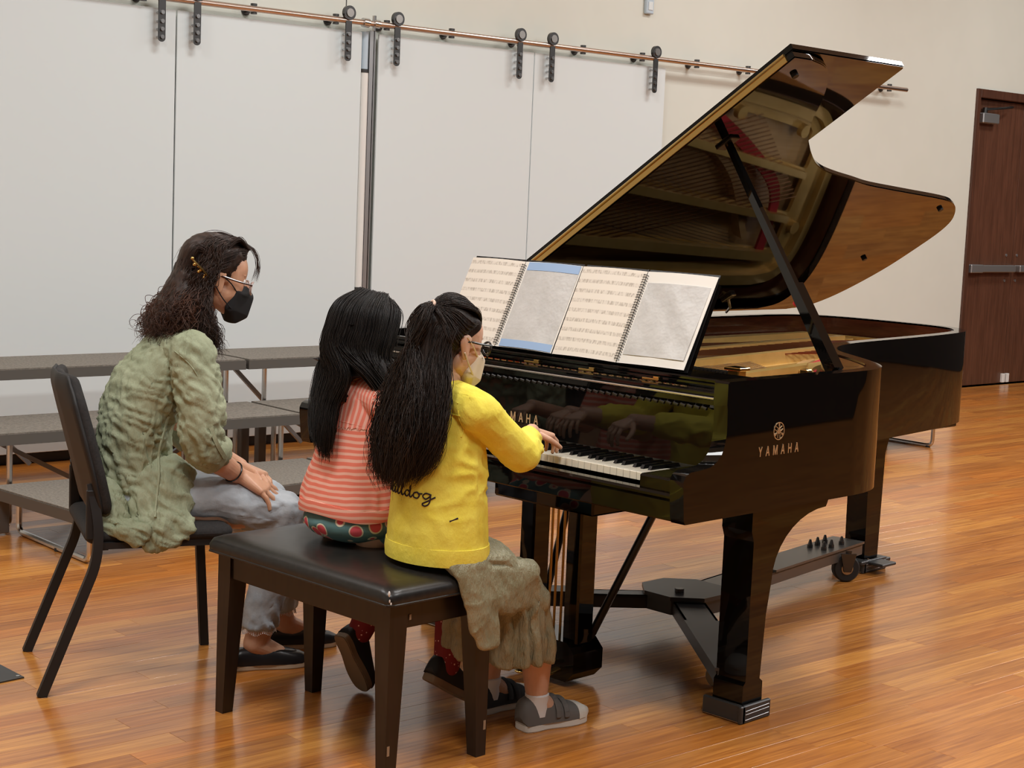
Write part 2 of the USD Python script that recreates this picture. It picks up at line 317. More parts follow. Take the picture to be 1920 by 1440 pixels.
# double door
dr = thing('door_1', 'brown wooden double door with steel push bars in the back wall', 'door', rz=ROOM, kind='structure')
fw = .05
part(dr, 'door_frame', cat_(box(WN - .12, WN + .02, DY0, DY0 + fw, 0, DH, c=.003), box(WN - .12, WN + .02, DY1 - fw, DY1, 0, DH, c=.003), box(WN - .12, WN + .02, DY0 + fw, DY1 - fw, DH - fw - .02, DH, c=.003)), 'door_frame_wood', smooth=False)
for y0, y1, s in ((DY0 + fw + .004, 9.588, 1), (9.594, DY1 - fw - .004, -1)):
    lf = part(dr, 'door_leaf', box(WN - .09, WN - .04, y0, y1, .008, DH - fw - .026, c=.002), 'door_wood', smooth=False)
    part(lf, 'push_bar', cat_(box(WN - .04, WN + .025, y0 + .03, y1 - .03, .975, 1.035, c=.006), box(WN - .041, WN + .03, (y0 + .02) if s > 0 else y1 - .2, (y0 + .2) if s > 0 else y1 - .02, .97, 1.04, c=.006)), 'aluminium', smooth=False)
    part(lf, 'rivet', cat_(*[cyl((WN - .041, (y1 - .10 if s > 0 else y0 + .06), z), (WN - .034, (y1 - .10 if s > 0 else y0 + .06), z), .012) for z in (1.12, .90)]), 'aluminium')
    ya = y0 + .05 if s > 0 else y1 - .05
    part(lf, 'door_closer', cat_(box(WN - .041, WN + .02, min(ya, ya + s * .24), max(ya, ya + s * .24), 2.215, 2.30, c=.008)), 'aluminium', smooth=False)
    part(lf, 'closer_arm', cat_(tube([(WN + .0, ya + s * .06, 2.33), (WN + .06, ya + s * .24, 2.35), (WN + .02, ya + s * .42, 2.37)], .011, 6), cyl((WN - .01, ya + s * .06, 2.30), (WN - .01, ya + s * .06, 2.345), .02)), 'dark_steel')
    part(lf, 'kick_bolt', box(WN - .04, WN - .015, (y1 - .05 if s > 0 else y0 + .01), (y1 - .01 if s > 0 else y0 + .05), .012, .09, c=.003), 'white_tube', smooth=False)

# small sensor high on the wall
se = thing('wall_sensor', 'small pale blue sensor box high on the wall above the rail', 'sensor', rz=ROOM)
part(se, 'sensor_case', box(WN, WN + .03, 4.87, 4.94, 2.69, 2.82, c=.006), 'sensor_plastic', smooth=False)
part(se, 'sensor_window', box(WN + .03, WN + .034, 4.885, 4.925, 2.715, 2.77, c=.002), 'panel_white', smooth=False)

# sliding white panels hung from a steel rail
RZ = 2.395
def panel(y0, y1, hang, label, off=.05):
    t = thing('sliding_whiteboard', label, 'whiteboard', rz=ROOM, group='sliding white panels on the back wall')
    part(t, 'board', box(WN + off, WN + off + .014, y0, y1, .06, 2.345, c=.002), 'panel_white', smooth=False)
    for y in hang:
        h = part(t, 'roller_hanger', cat_(cyl((WN + off + .052, y, RZ + .042), (WN + off + .074, y, RZ + .042), .040, 24), extr_x(sg.Polygon([(y - .02, 2.19), (y + .02, 2.19), (y + .02, RZ + .04), (y - .02, RZ + .04)]).union(sg.Point(y, 2.19).buffer(.02, 8)), WN + off + .058, WN + off + .066)), 'dark_steel')
        part(h, 'hub_cap', cyl((WN + off + .074, y, RZ + .042), (WN + off + .079, y, RZ + .042), .024, 20), 'steel')
        for z in (2.195, 2.235, 2.275, 2.32):
            part(h, 'bolt', cat_(cyl((WN + off + .066, y, z), (WN + off + .074, y, z), .011, 10), cyl((WN + off + .014, y, z), (WN + off + .058, y, z), .007, 8)), 'chrome')
panel(.12, 1.352, (.24, 1.243), 'large white sliding panel, leftmost of the row behind the woman')
panel(1.360, 2.545, (1.45, 2.415), 'white sliding panel left of the grey upright post')
panel(2.665, 3.862, (2.758, 3.70), 'white sliding panel right of the grey upright post')
panel(3.868, 5.045, (3.968, 4.895), 'white sliding panel behind the music books and lid, last on the right')
rl = thing('sliding_rail', 'long round steel rail on standoffs carrying the white panels', 'rail', rz=ROOM)
part(rl, 'rail_tube', cyl((WN + .10, -.6, RZ), (WN + .10, 2.60, RZ), .0165, 16), 'steel_warm')
part(rl, 'rail_tube', cyl((WN + .10, 2.63, RZ), (WN + .10, 7.70, RZ), .0165, 16), 'steel_warm')
part(rl, 'joint_clamp', cat_(cyl((WN + .10, 2.52, RZ), (WN + .10, 2.56, RZ), .026, 16), cyl((WN + .10, 2.595, RZ), (WN + .10, 2.635, RZ), .024, 16), cyl((WN + .10, 2.60, RZ - .04), (WN + .10, 2.60, RZ + .045), .012, 10)), 'chrome')
for y in (.5, 1.15, 1.809, 2.345, 2.70, 3.179, 3.72, 4.256, 4.794, 5.323, 5.851, 6.4, 6.95, 7.5):
    part(rl, 'standoff', cat_(cyl((WN, y, RZ), (WN + .10, y, RZ), .012, 10), cyl((WN + .085, y, RZ - .026), (WN + .085, y, RZ + .03), .018, 12), cyl((WN, y, RZ), (WN + .008, y, RZ), .028, 14)), 'dark_steel')
po = thing('upright_post', 'grey upright channel with a white tube between two white panels', 'post', rz=ROOM)
part(po, 'channel', cat_(box(WN, WN + .05, 2.612, 2.655, .03, 2.36, c=.004), box(WN + .05, WN + .056, 2.606, 2.632, .03, 2.36)), 'aluminium', smooth=False)
part(po, 'edge_strip', box(WN + .0, WN + .057, 2.633, 2.639, .03, 2.36), 'dark_steel', smooth=False)
part(po, 'white_tube', cyl((WN + .045, 2.577, .88), (WN + .045, 2.577, 2.13), .026, 16), 'white_tube')
part(po, 'end_sleeve', cyl((WN + .045, 2.577, 2.13), (WN + .045, 2.577, 2.35), .022, 16), 'sensor_plastic')
part(po, 'lower_sleeve', cyl((WN + .045, 2.577, .10), (WN + .045, 2.577, .88), .020, 16), 'dark_steel')
part(po, 'collar', cat_(cyl((WN + .045, 2.577, .865), (WN + .045, 2.577, .89), .029, 16), cyl((WN + .045, 2.577, 2.12), (WN + .045, 2.577, 2.14), .028, 16)), 'dark_steel')

# choral risers: four three-step folding units in a row before the wall
def riser(y0, y1, label, corner=None):
    t = thing('choral_riser', label, 'choir riser', rz=ROOM, group='carpeted three-step risers')
    n_back, dep, hts = -3.715, .488, (.61, .406, .20)
    for k, z in enumerate(hts):
        nb, nf = n_back + k * dep * 1.01, n_back + k * dep * 1.01 + dep - .012
        P = [(nb, y0), (nf, y0), (nf, y1), (nb, y1)]
        if k == 2 and corner is not None: P[1] = corner
        poly = sg.Polygon(P)
        dk = part(t, 'deck', extr(poly.buffer(-.004, join_style=2), .012, z - .012), 'riser_carpet', smooth=False)
        part(dk, 'edge_band', extr(poly.difference(poly.buffer(-.012, join_style=2)), .044, z - .050), 'riser_edge', smooth=False)
        part(dk, 'underside', extr(poly.buffer(-.013, join_style=2), .018, z - .032), 'riser_under', smooth=False)
    legs_y = (y0 + .10, y1 - .10)
    for k, z in enumerate(hts):
        nb, nf = n_back + k * dep * 1.01, n_back + k * dep * 1.01 + dep
        for y in legs_y:
            yy = y
            if k < 2:
                part(t, 'leg_frame', tube(arc_path([(nb + .06, yy, z - .05), (nb + .06, yy, .012), (nf - .03, yy, .012), (nf - .03, yy, z - .05)], .05), .0125, 8), 'chrome')
                part(t, 'brace', extr_x([(0, 0), (.03, 0), (.03, .01), (0, .01)], 0, 0.001) if False else tube([(nb + .05, y + (.04 if y < (y0 + y1) / 2 else -.04), z - .06), (nb + .05, y + (.50 if y < (y0 + y1) / 2 else -.50), .10)], .014, 4), 'aluminium')
            else:
                part(t, 'leg_frame', tube(arc_path([(nb + .06, yy, z - .05), (nb + .06, yy, .012), (nf - .04 + (.24 if corner is not None and y < y0 + .5 else 0), yy, .012), (nf - .04 + (.24 if corner is not None and y < y0 + .5 else 0), yy, z - .05)], .04), .0125, 8), 'chrome')
        for y in (y0 + .04, y1 - .04):
            part(t, 'hinge_post', box(nb + .02, nb + .06, y - .025, y + .02, .01 if k else .10, z - .05, c=.003), 'grey_metal', smooth=False)
            if k == 2: part(t, 'foot_glide', cyl((nf - .07, y + (.06 if y < (y0 + y1) / 2 else -.06), 0), (nf - .07, y + (.06 if y < (y0 + y1) / 2 else -.06), .012), .015, 12), 'rubber')
riser(-.27, 1.245, 'leftmost grey carpeted choir riser directly behind the seated woman', corner=(-2.03, -.20))
riser(1.262, 2.775, 'grey carpeted choir riser behind the girl in pink')
riser(4.317, 5.74, 'grey carpeted choir riser behind the piano tail, chrome foot showing beneath')

# floor box cover
fp = based('floor_box', 'dark grey metal floor box cover at the left edge', 'floor box', room_pt((-.93, -1.02, 0)))
cr = np.array([(-1.25, -1.03), (-1.22, -.90), (-.985, -.985), (-.80, -1.065), (-1.15, -1.20)])
pl = sg.Polygon(room_pt(np.array([(-1.15, -1.16, 0), (-1.17, -.99, 0), (-.838, -.978, 0), (-.818, -1.148, 0)]))[:, :2])
part(fp, 'cover_plate', extr(pl, .004), 'plate_grey', smooth=False)
q = room_pt((-.855, -.99, 0)); part(fp, 'cover_screw', cyl((q[0], q[1], .003), (q[0], q[1], .0055), .006, 10), 'chrome')

# ------------------------------------------------------------------ concert grand piano (world axes: x along the keys, y towards the tail)
RT = 1.003
PX, PYF = .79, .135
gp = based('grand_piano', 'glossy black concert grand piano with raised lid and gold lettering', 'piano', (0, 1.2, 0))
right_curve = [(.79, .74), (.783, .82), (.757, .905), (.70, .985), (.60, 1.075), (.498, 1.153), (.393, 1.236), (.315, 1.335), (.262, 1.45), (.232, 1.58), (.215, 1.72), (.19, 2.0), (.155, 2.3), (.115, 2.50), (.07, 2.59), (0, 2.665), (-.10, 2.71), (-.25, 2.725), (-.45, 2.725), (-.60, 2.70), (-.70, 2.64), (-.765, 2.54), (-.79, 2.40)]
rc = np.vstack([spline(right_curve, 90)])
outline = sg.Polygon([(.79, .30), (.79, .45), (.79, .60), (.79, .70), (.79, .72)] + [tuple(p) for p in rc] + [(-.79, 2.3), (-.79, .45), (-.79, .30)]).buffer(0)
inner = outline.buffer(-.045)
front_gap = sg.box(-.745, .2, .745, .40)
ring = outline.difference(inner).difference(front_gap)
case = part(gp, 'case', extr(ring, RT - .645, .645), 'piano_black', smooth=30)
part(case, 'inner_rim', extr(inner.difference(inner.buffer(-.004)).difference(sg.box(-1, 0, 1, .46)), .135, RT - .142), 'inner_rim_wood', smooth=30)
part(case, 'bottom_board', extr(outline.buffer(-.03), .02, .66), 'satin_black', smooth=False)
for s in (-1, 1):
    prof = [(-.012, .645), (-.018, .66), (-.026, .74), (-.026, .757), (-.018, .771), (0, .779), (.04, .781), (.08, .785), (.106, .797), (.125, .815), (.136, .84), (.141, .87), (.139, .93), (.136, RT - .06), (.136, RT - .006), (.142, RT), (.22, RT), (.30, RT), (.30, .645), (.15, .645)]
    part(gp, 'key_arm', extr_x(prof, .745, .79) if s > 0 else extr_x(prof, -.79, -.745), 'piano_black', smooth=25)
    part(gp, 'key_block', box(min(s * .6135, s * .744), max(s * .6135, s * .744), .006, .30, .70, .752, c=.006), 'piano_black', smooth=False)
part(gp, 'keybed', box(-.745, .745, -.008, .62, .645, .70, c=.004), 'piano_black', smooth=False)
part(gp, 'key_slip', box(-.744, .744, -.010, .030, .698, .716, c=.006), 'piano_black', smooth=False)
# keys
KW = .0235; KZ, KF = .743, .055
for i in range(52):
    x0 = -.611 + i * KW; n = i % 7   # A B C D E F G
    wk = sg.box(x0 + .0006, KF, x0 + KW - .0006, .215)
    part(gp, 'white_key', box(x0 + .0006, x0 + KW - .0006, KF, .210, KZ - .022, KZ, c=.0012), 'ivory', smooth=False)
for i in range(52):
    n = i % 7
    if n in (0, 2, 3, 5, 6) and i < 51:
        xc = -.611 + (i + 1) * KW + {0: .003, 2: -.003, 3: .003, 5: -.004, 6: 0}[n]
        v = np.array([[sx * w, y, z] for sx in (-1, 1) for (w, y, z) in ((.0058, .102, KZ - .002), (.0046, .110, KZ + .0105), (.0058, .205, KZ - .002), (.0046, .205, KZ + .0115))]) + [xc, 0, 0]
        part(gp, 'black_key', trimesh.convex.convex_hull(v), 'ebony', smooth=False)
# fallboard, name, front rails
fbp = [(.150, .752), (.158, .748), (.172, .752), (.190, .93), (.215, .945), (.215, .958), (.166, .958), (.150, .950), (.146, .938), (.150, .925), (.166, .918), (.158, .78)]
fallp = [(.166, .750), (.174, .750), (.182, .925), (.196, .94), (.196, .955), (.158, .955), (.150, .948), (.149, .935), (.156, .927), (.166, .924)]
fb = part(gp, 'fallboard', extr_x(fallp, -.744, .744), 'piano_black', smooth=25)
part(fb, 'felt_beading', cat_(*[cyl((x, .1515, .926), (x + .016, .1515, .9225), .0042, 8) for x in np.arange(-.72, .72, .024)]), 'satin_black', kind='stuff')
part(fb, 'steel_edge', cyl((-.735, .150, .952), (.735, .150, .952), .0030, 8), 'steel')
def word(txt, h, gap, dep=.0012):
    """condensed capitals one by one, widely spaced; returns meshes along +x"""
    out, x = [], 0
    for ch in txt:
        m = meshkit.text_mesh(ch, h, dep, bold=True); m.vertices = m.vertices * [.74, 1, 1]; w = m.bounds[1][0] - m.bounds[0][0]
        m.apply_translation((x - m.bounds[0][0], 0, 0)); out.append(m); x += w + gap
    return out, x - gap
ms, w = word('YAMAHA', .026, .0135)
for m in ms:
    v = m.vertices; m.vertices = np.stack([v[:, 0] - w / 2 + .0, np.full(len(v), .1655) - v[:, 2], v[:, 1] + .799], 1); part(fb, 'letter', m, 'letter_gold', smooth=False)
ms, w = word('YAMAHA', .025, .0155)
for m in ms:
    v = m.vertices; m.vertices = np.stack([.7902 + v[:, 2], v[:, 0] + .372 - w / 2, v[:, 1] + .796], 1); part(case, 'letter', m, 'letter_gold', smooth=False)
ang = np.linspace(0, 2 * np.pi, 40, endpoint=False); cy, cz, R0 = .368, .859, .0245
em = sg.Point(cy, cz).buffer(R0, 32).difference(sg.Point(cy, cz).buffer(R0 - .0026, 32))
for k in range(3):      # three crossed tuning forks inside the ring
    a = math.radians(90 + 120 * k); d = np.array([math.cos(a), math.sin(a)]); e = np.array([-d[1], d[0]])
    P = lambda s, t: (cy + d[0] * s + e[0] * t, cz + d[1] * s + e[1] * t)
    em = em.union(sg.LineString([P(-.006, 0), P(.0235, 0)]).buffer(.0011)).union(sg.LineString([P(.016, .0), P(.019, 0)]).buffer(.003))
    em = em.union(sg.LineString([P(-.004, .0046), P(-.018, .0046)]).buffer(.0010)).union(sg.LineString([P(-.004, -.0046), P(-.018, -.0046)]).buffer(.0010))
em = em.union(sg.Point(cy, cz).buffer(.0072).difference(sg.Point(cy, cz).buffer(.0045)))
part(case, 'emblem', extr_x(em, .7902, .7915), 'letter_gold', smooth=False, label='round gold tuning-fork emblem')
# inside: soundboard, iron plate, strings, felt
part(gp, 'soundboard', extr(inner.buffer(-.002), .012, .842), 'soundboard_wood', smooth=False)
pin = inner.buffer(-.03).intersection(sg.box(-1, .40, 1, 3))
holes = []
struts = [(-.735, -.70, -.735, -.70), (-.50, -.46, -.60, -.56), (-.24, -.20, -.42, -.39), (.02, .06, -.22, -.19), (.33, .37, .02, .05)]
for (a0, a1, b0, b1), (c0, c1, e0, e1) in zip(struts, struts[1:] + [(.9, .95, .5, .5)]):
    y0, y1 = .86, 2.5
    holes.append(sg.Polygon([(a1, y0), (c0, y0), (e0, y1), (b1, y1)]))
hole = sg.MultiPolygon([h for h in holes if h.is_valid]).buffer(0).intersection(inner.buffer(-.12)).buffer(-.012).buffer(.012)
plate = part(gp, 'iron_plate', extr(pin.difference(hole), .016, .884), 'gold_plate', smooth=False)
for a0, a1, b0, b1 in struts[1:]:
    q = sg.Polygon([(a0, .62), (a1, .62), (b1, 2.45), (b0, 2.45)]).intersection(inner.buffer(-.05)); q = max(getattr(q, 'geoms', [q]), key=lambda g: g.area)
    part(plate, 'plate_strut', extr(q, .045, .899), 'gold_plate', smooth=False)
part(plate, 'plate_flange', extr(pin.difference(pin.buffer(-.045)).difference(sg.box(-1, 0, 1, .62)), .030, .899), 'gold_plate', smooth=30)
part(plate, 'pin_field', box(-.70, .70, .43, .56, .899, .912, c=.004), 'gold_plate', smooth=False)
part(plate, 'plate_boss', cat_(*[cyl((x, y, .90), (x, y, .925), .028, 20) for x, y in ((.55, .95), (.22, 1.25), (.03, 1.9), (-.02, 2.35), (-.45, 2.55))]), 'gold_plate')
strs = []
for i in range(88):
    x0 = -.66 + i * .0150; f = i / 87
    bx, by = (np.interp(f, [0, .25, .25001, 1], [-.30, .05, -.62, .60]), np.interp(f, [0, .25, .2501, .6, 1], [2.45, 2.0, 2.35, 1.35, .86]))
    strs.append(tube([(x0, .50, .918), (x0 * .98 + bx * .02, .60, .925), (bx, by, .921)], .0013 if i > 22 else .0026, 4))
part(gp, 'treble_string', cat_(*strs[22:]), 'string_steel', kind='stuff', label='bright steel piano strings')
part(gp, 'bass_string', cat_(*[tf(s, t=(0, 0, .012)) for s in strs[:22]]), 'string_copper', kind='stuff', label='copper-wound bass strings')
part(gp, 'tuning_pin', cat_(*[cyl((-.67 + i * .0077, .45 + .022 * (i % 4), .91), (-.67 + i * .0077, .445 + .022 * (i % 4), .945), .0035, 6) for i in range(174)]), 'steel', kind='stuff')
part(gp, 'damper_row', cat_(*[box(-.66 + i * .0150 - .005, -.66 + i * .0150 + .005, .70, .745, .93, .955) for i in range(70)]), 'satin_black', kind='stuff')
part(gp, 'red_felt_strip', cat_(extr(sg.LineString(spline([(-.58, 2.38), (-.30, 2.33), (-.12, 2.05), (.05, 1.65), (.18, 1.38), (.38, 1.10), (.60, .88)], 40)).buffer(.026), .012, .905)), 'red_felt', smooth=False)
part(gp, 'red_felt_strip', extr(sg.LineString([(-.66, .615), (.66, .615)]).buffer(.022), .008, .912), 'red_felt', smooth=False)
part(gp, 'bridge', extr(sg.LineString(spline([(-.50, 2.25), (-.22, 2.0), (-.02, 1.62), (.15, 1.30), (.36, 1.02), (.58, .84)], 40)).buffer(.016), .05, .853), 'soundboard_wood', smooth=False)
# music desk and its shelf
part(gp, 'desk_side_rail', box(-.744, -.60, .20, .46, .955, .968, c=.002), 'piano_black', smooth=False)
part(gp, 'desk_side_rail', box(.60, .744, .20, .46, .955, .968, c=.002), 'piano_black', smooth=False)
part(gp, 'name_board_rail', box(-.744, .744, .166, .20, .93, .966, c=.003), 'piano_black', smooth=False)
ds = part(gp, 'music_shelf', box(-.62, .70, .225, .46, .966, .982, c=.003), 'piano_black', smooth=False)
part(ds, 'shelf_lip', box(-.62, .70, .225, .243, .981, .993, c=.003), 'piano_black', smooth=False)
for x in (-.42, .0, .22, .46):
    part(ds, 'brass_stud', cat_(box(x - .03, x + .03, .215, .226, .968, .974, c=.001), box(x + .01, x + .03, .215, .226, .974, .980, c=.001)), 'brass', smooth=False)
dt = math.radians(25.2)
dpanel = trimesh.creation.box((.99, .014, .285)); dpanel.apply_translation((.037, .016, .1425))
dpanel.vertices = dpanel.vertices @ rot([1, 0, 0], -math.degrees(dt)).T + [0, .275, .981]
part(gp, 'music_desk', dpanel, 'piano_black', smooth=False)
for x in (-.25, .35): part(gp, 'desk_strut', tube([(x, .39, 1.19), (x, .45, .985)], .007, 8), 'brass_dull')
# lid (hinged along the spine, raised by TH) with its front flap folded back on top
TH = 33.5; HX, HZ = -.79, 1.018
def lid_pos(m):
    m = m.copy(); a = math.radians(TH); v = m.vertices
    m.vertices = np.stack([HX + v[:, 0] * math.cos(a) - v[:, 2] * math.sin(a), v[:, 1], HZ + v[:, 0] * math.sin(a) + v[:, 2] * math.cos(a)], 1); return m
lid_edge = [(1.572, .72), (1.572, .80), (1.548, .905), (1.49, .99), (1.40, 1.075), (1.30, 1.15), (1.21, 1.24), (1.158, 1.31), (1.113, 1.38), (1.066, 1.465), (1.033, 1.555), (1.007, 1.67), (.984, 1.80), (.957, 1.95), (.927, 2.234), (.893, 2.56), (.862, 2.68), (.815, 2.765), (.747, 2.84), (.66, 2.88), (.532, 2.892), (.338, 2.885), (.139, 2.82), (.03, 2.72), (0, 2.58)]
le = spline(lid_edge[1:], 110)
lidp = sg.Polygon([(0, .715), (1.572, .715)] + [tuple(p) for p in le]).buffer(0)
def slab(poly, t0, t1, c=.003):
    return cat_(extr(poly.buffer(-c), t1 - t0, t0), extr(poly, t1 - t0 - 2 * c, t0 + c))
lid = part(gp, 'lid', lid_pos(slab(lidp, 0, .022)), 'piano_black', smooth=30)
part(gp, 'lid_flap', lid_pos(slab(sg.Polygon([(0.01, .722), (1.575, .722), (1.575, 1.315), (1.565, 1.325), (.01, 1.325)]), .0265, .0485)), 'piano_black', smooth=30)
hg = part(lid, 'brass_hinge', lid_pos(cat_(box(.02, 1.545, .7105, .7165, .003, .020), tube([(.02, .711, .0245), (1.545, .711, .0245)], .0055, 8))), 'brass')
for s, y in ((.83, 2.62), (.44, 2.60), (1.50, .80), (.12, 1.2)):
    part(lid, 'rubber_bumper', lid_pos(cyl((s, y, -.010), (s, y, .001), .011, 14)), 'rubber')
part(lid, 'prop_cup', lid_pos(box(1.11, 1.18, .86, .905, -.008, .001, c=.002)), 'satin_black', smooth=False)
part(lid, 'lock_hook', lid_pos(cat_(box(.10, .16, 2.02, 2.05, -.012, .001, c=.002), tube([(.13, 2.03, -.01), (.10, 2.06, -.035), (.06, 2.08, -.035)], .006, 6))), 'steel')
p0, p1 = np.array([.705, .735, RT - .01]), lid_pos(trimesh.Trimesh([(1.146, .883, -.006)], np.zeros((0, 3), int), process=False)).vertices[0]
def bar(a, b, w0, w1, t):
    d = (b - a) / np.linalg.norm(b - a); e = np.cross(d, [0.35, 1, 0]); e /= np.linalg.norm(e); g = np.cross(d, e)
    v = [p + s * w * e + q * t * g for p, w in ((a, w0), (b, w1)) for s in (-1, 1) for q in (-1, 1)]
    return trimesh.convex.convex_hull(np.array(v)), e, g
pm, pe, pg = bar(p0, p1, .022, .010, .008)
pr = part(gp, 'lid_prop', pm, 'piano_black', smooth=False)
pm2, _, _ = bar(p0 + pe * .002 - pg * .019, p0 + (p1 - p0) * .36 - pg * .019, .020, .014, .008)
part(pr, 'short_prop', pm2, 'piano_black', smooth=False)
for o in (-.010, .006):
    a = p0 + (p1 - p0) * .035 + pe * o - pg * .010; b = p0 + (p1 - p0) * .10 + pe * o - pg * .010
    part(pr, 'brass_strip', tube([a - pg * .019, b - pg * .019], .0035, 6), 'brass')
c0 = p0 + (p1 - p0) * .30; part(pr, 'red_dot', cyl(c0 + pe * .008 - pg * .0 + pe * .012, c0 + pe * .026, .010, 14), 'red_plastic')
part(pr, 'prop_ferrule', tube([p1 - (p1 - p0) * .012, p1 + (p1 - p0) * .004], .009, 8), 'brass')
part(gp, 'prop_socket', box(.685, .744, .69, .79, RT - .05, RT - .012, c=.003), 'satin_black', smooth=False)
part(gp, 'desk_catch', cat_(box(.43, .47, .60, .64, .93, .985, c=.003), box(.42, .48, .595, .645, .975, .985, c=.002)), 'brass', smooth=False)
part(gp, 'desk_catch', box(.655, .68, .64, .67, .93, 1.0, c=.003), 'brass', smooth=False)
# legs
def leg(xc, y0, flip):
    arc = [(y0 + .345 - .250 * math.sin(t) - .0, .585 - .19 * (1 - math.cos(t))) for t in np.linspace(0, math.pi / 2, 10)]
    prof = [(y0 - .012, .646), (y0 + .375, .646), (y0 + .350, .592)] + arc + [(y0 + .078, .30), (y0 + .066, .115), (y0 + .080, .105), (y0 + .082, .03), (y0 - .012, .03), (y0 - .010, .105), (y0, .115), (y0, .52), (y0 - .012, .55)]
    t = part(gp, 'leg', extr_x(prof, xc - .055, xc + .050), 'piano_black', smooth=20)
    sg_ = 1 if flip else -1
    arcx = [(xc + sg_ * (.046 + .05 * (1 - math.sin(a))), .56 + .07 * (1 - math.cos(a)) * 0 - .09 * (math.sin(a) * 0 + math.cos(a) * 0) + .0 - .09 * (a / (math.pi / 2)) ** 1.6 + .03) for a in np.linspace(0, math.pi / 2, 6)]
    part(t, 'corbel', extr_y([(xc + sg_ * .10, .646), (xc + sg_ * .045, .646), (xc + sg_ * .045, .50)] + arcx[::-1], y0, y0 + .095), 'piano_black', smooth=20)
    return t
leg(.612, .462, False); leg(-.612, .462, True)
tl = part(gp, 'leg', cat_(extr_x([(2.33, .646), (2.62, .646), (2.60, .60), (2.545, .56), (2.515, .48), (2.505, .05), (2.41, .05), (2.40, .50), (2.37, .58)], -.30, -.205)), 'piano_black', smooth=20)
part(gp, 'beam', box(-.5, .56, 1.0, 1.07, .60, .665), 'satin_black', smooth=False)
part(gp, 'beam', extr(sg.LineString([(-.1, .62), (-.28, 2.45)]).buffer(.04, cap_style=2), .07, .595), 'satin_black', smooth=False)
part(gp, 'tail_block', box(-.52, -.02, 2.28, 2.60, .605, .65, c=.004), 'satin_black', smooth=False)
part(gp, 'tail_block', box(-.30, .08, 1.95, 2.56, .622, .65, c=.004), 'satin_black', smooth=False)
# pedal lyre
ly = part(gp, 'pedal_lyre', extr_y([(-.105, .14), (-.135, .11), (-.135, .05), (-.105, .02), (.135, .02), (.165, .05), (.165, .11), (.135, .14)], .28, .41), 'piano_black', smooth=False)
part(ly, 'lyre_head', box(-.16, .25, .24, .46, .545, .646, c=.006), 'piano_black', smooth=False)
for x in (-.070, .125): part(ly, 'lyre_post', box(x - .03, x + .03, .30, .375, .13, .55, c=.006), 'piano_black', smooth=False)
for x in (.005, .028, .055): part(ly, 'pedal_rod', cyl((x, .335, .13), (x, .335, .55), .0042, 8), 'brass_dull')
for x in (-.045, .03, .105):
    part(ly, 'pedal', trimesh.convex.convex_hull(np.vstack([ball((x, .30, .055), (.012, .012, .006)), ball((x, .21, .046), (.018, .022, .006)), ball((x, .195, .045), (.016, .018, .006))])), 'brass')
for x0, x1 in ((-.09, -.30), (.125, .29)): part(ly, 'brace_rod', cyl((x0, .39, .13), (x1, .80 if x1 < 0 else .56, .66), .0125, 10), 'satin_black')

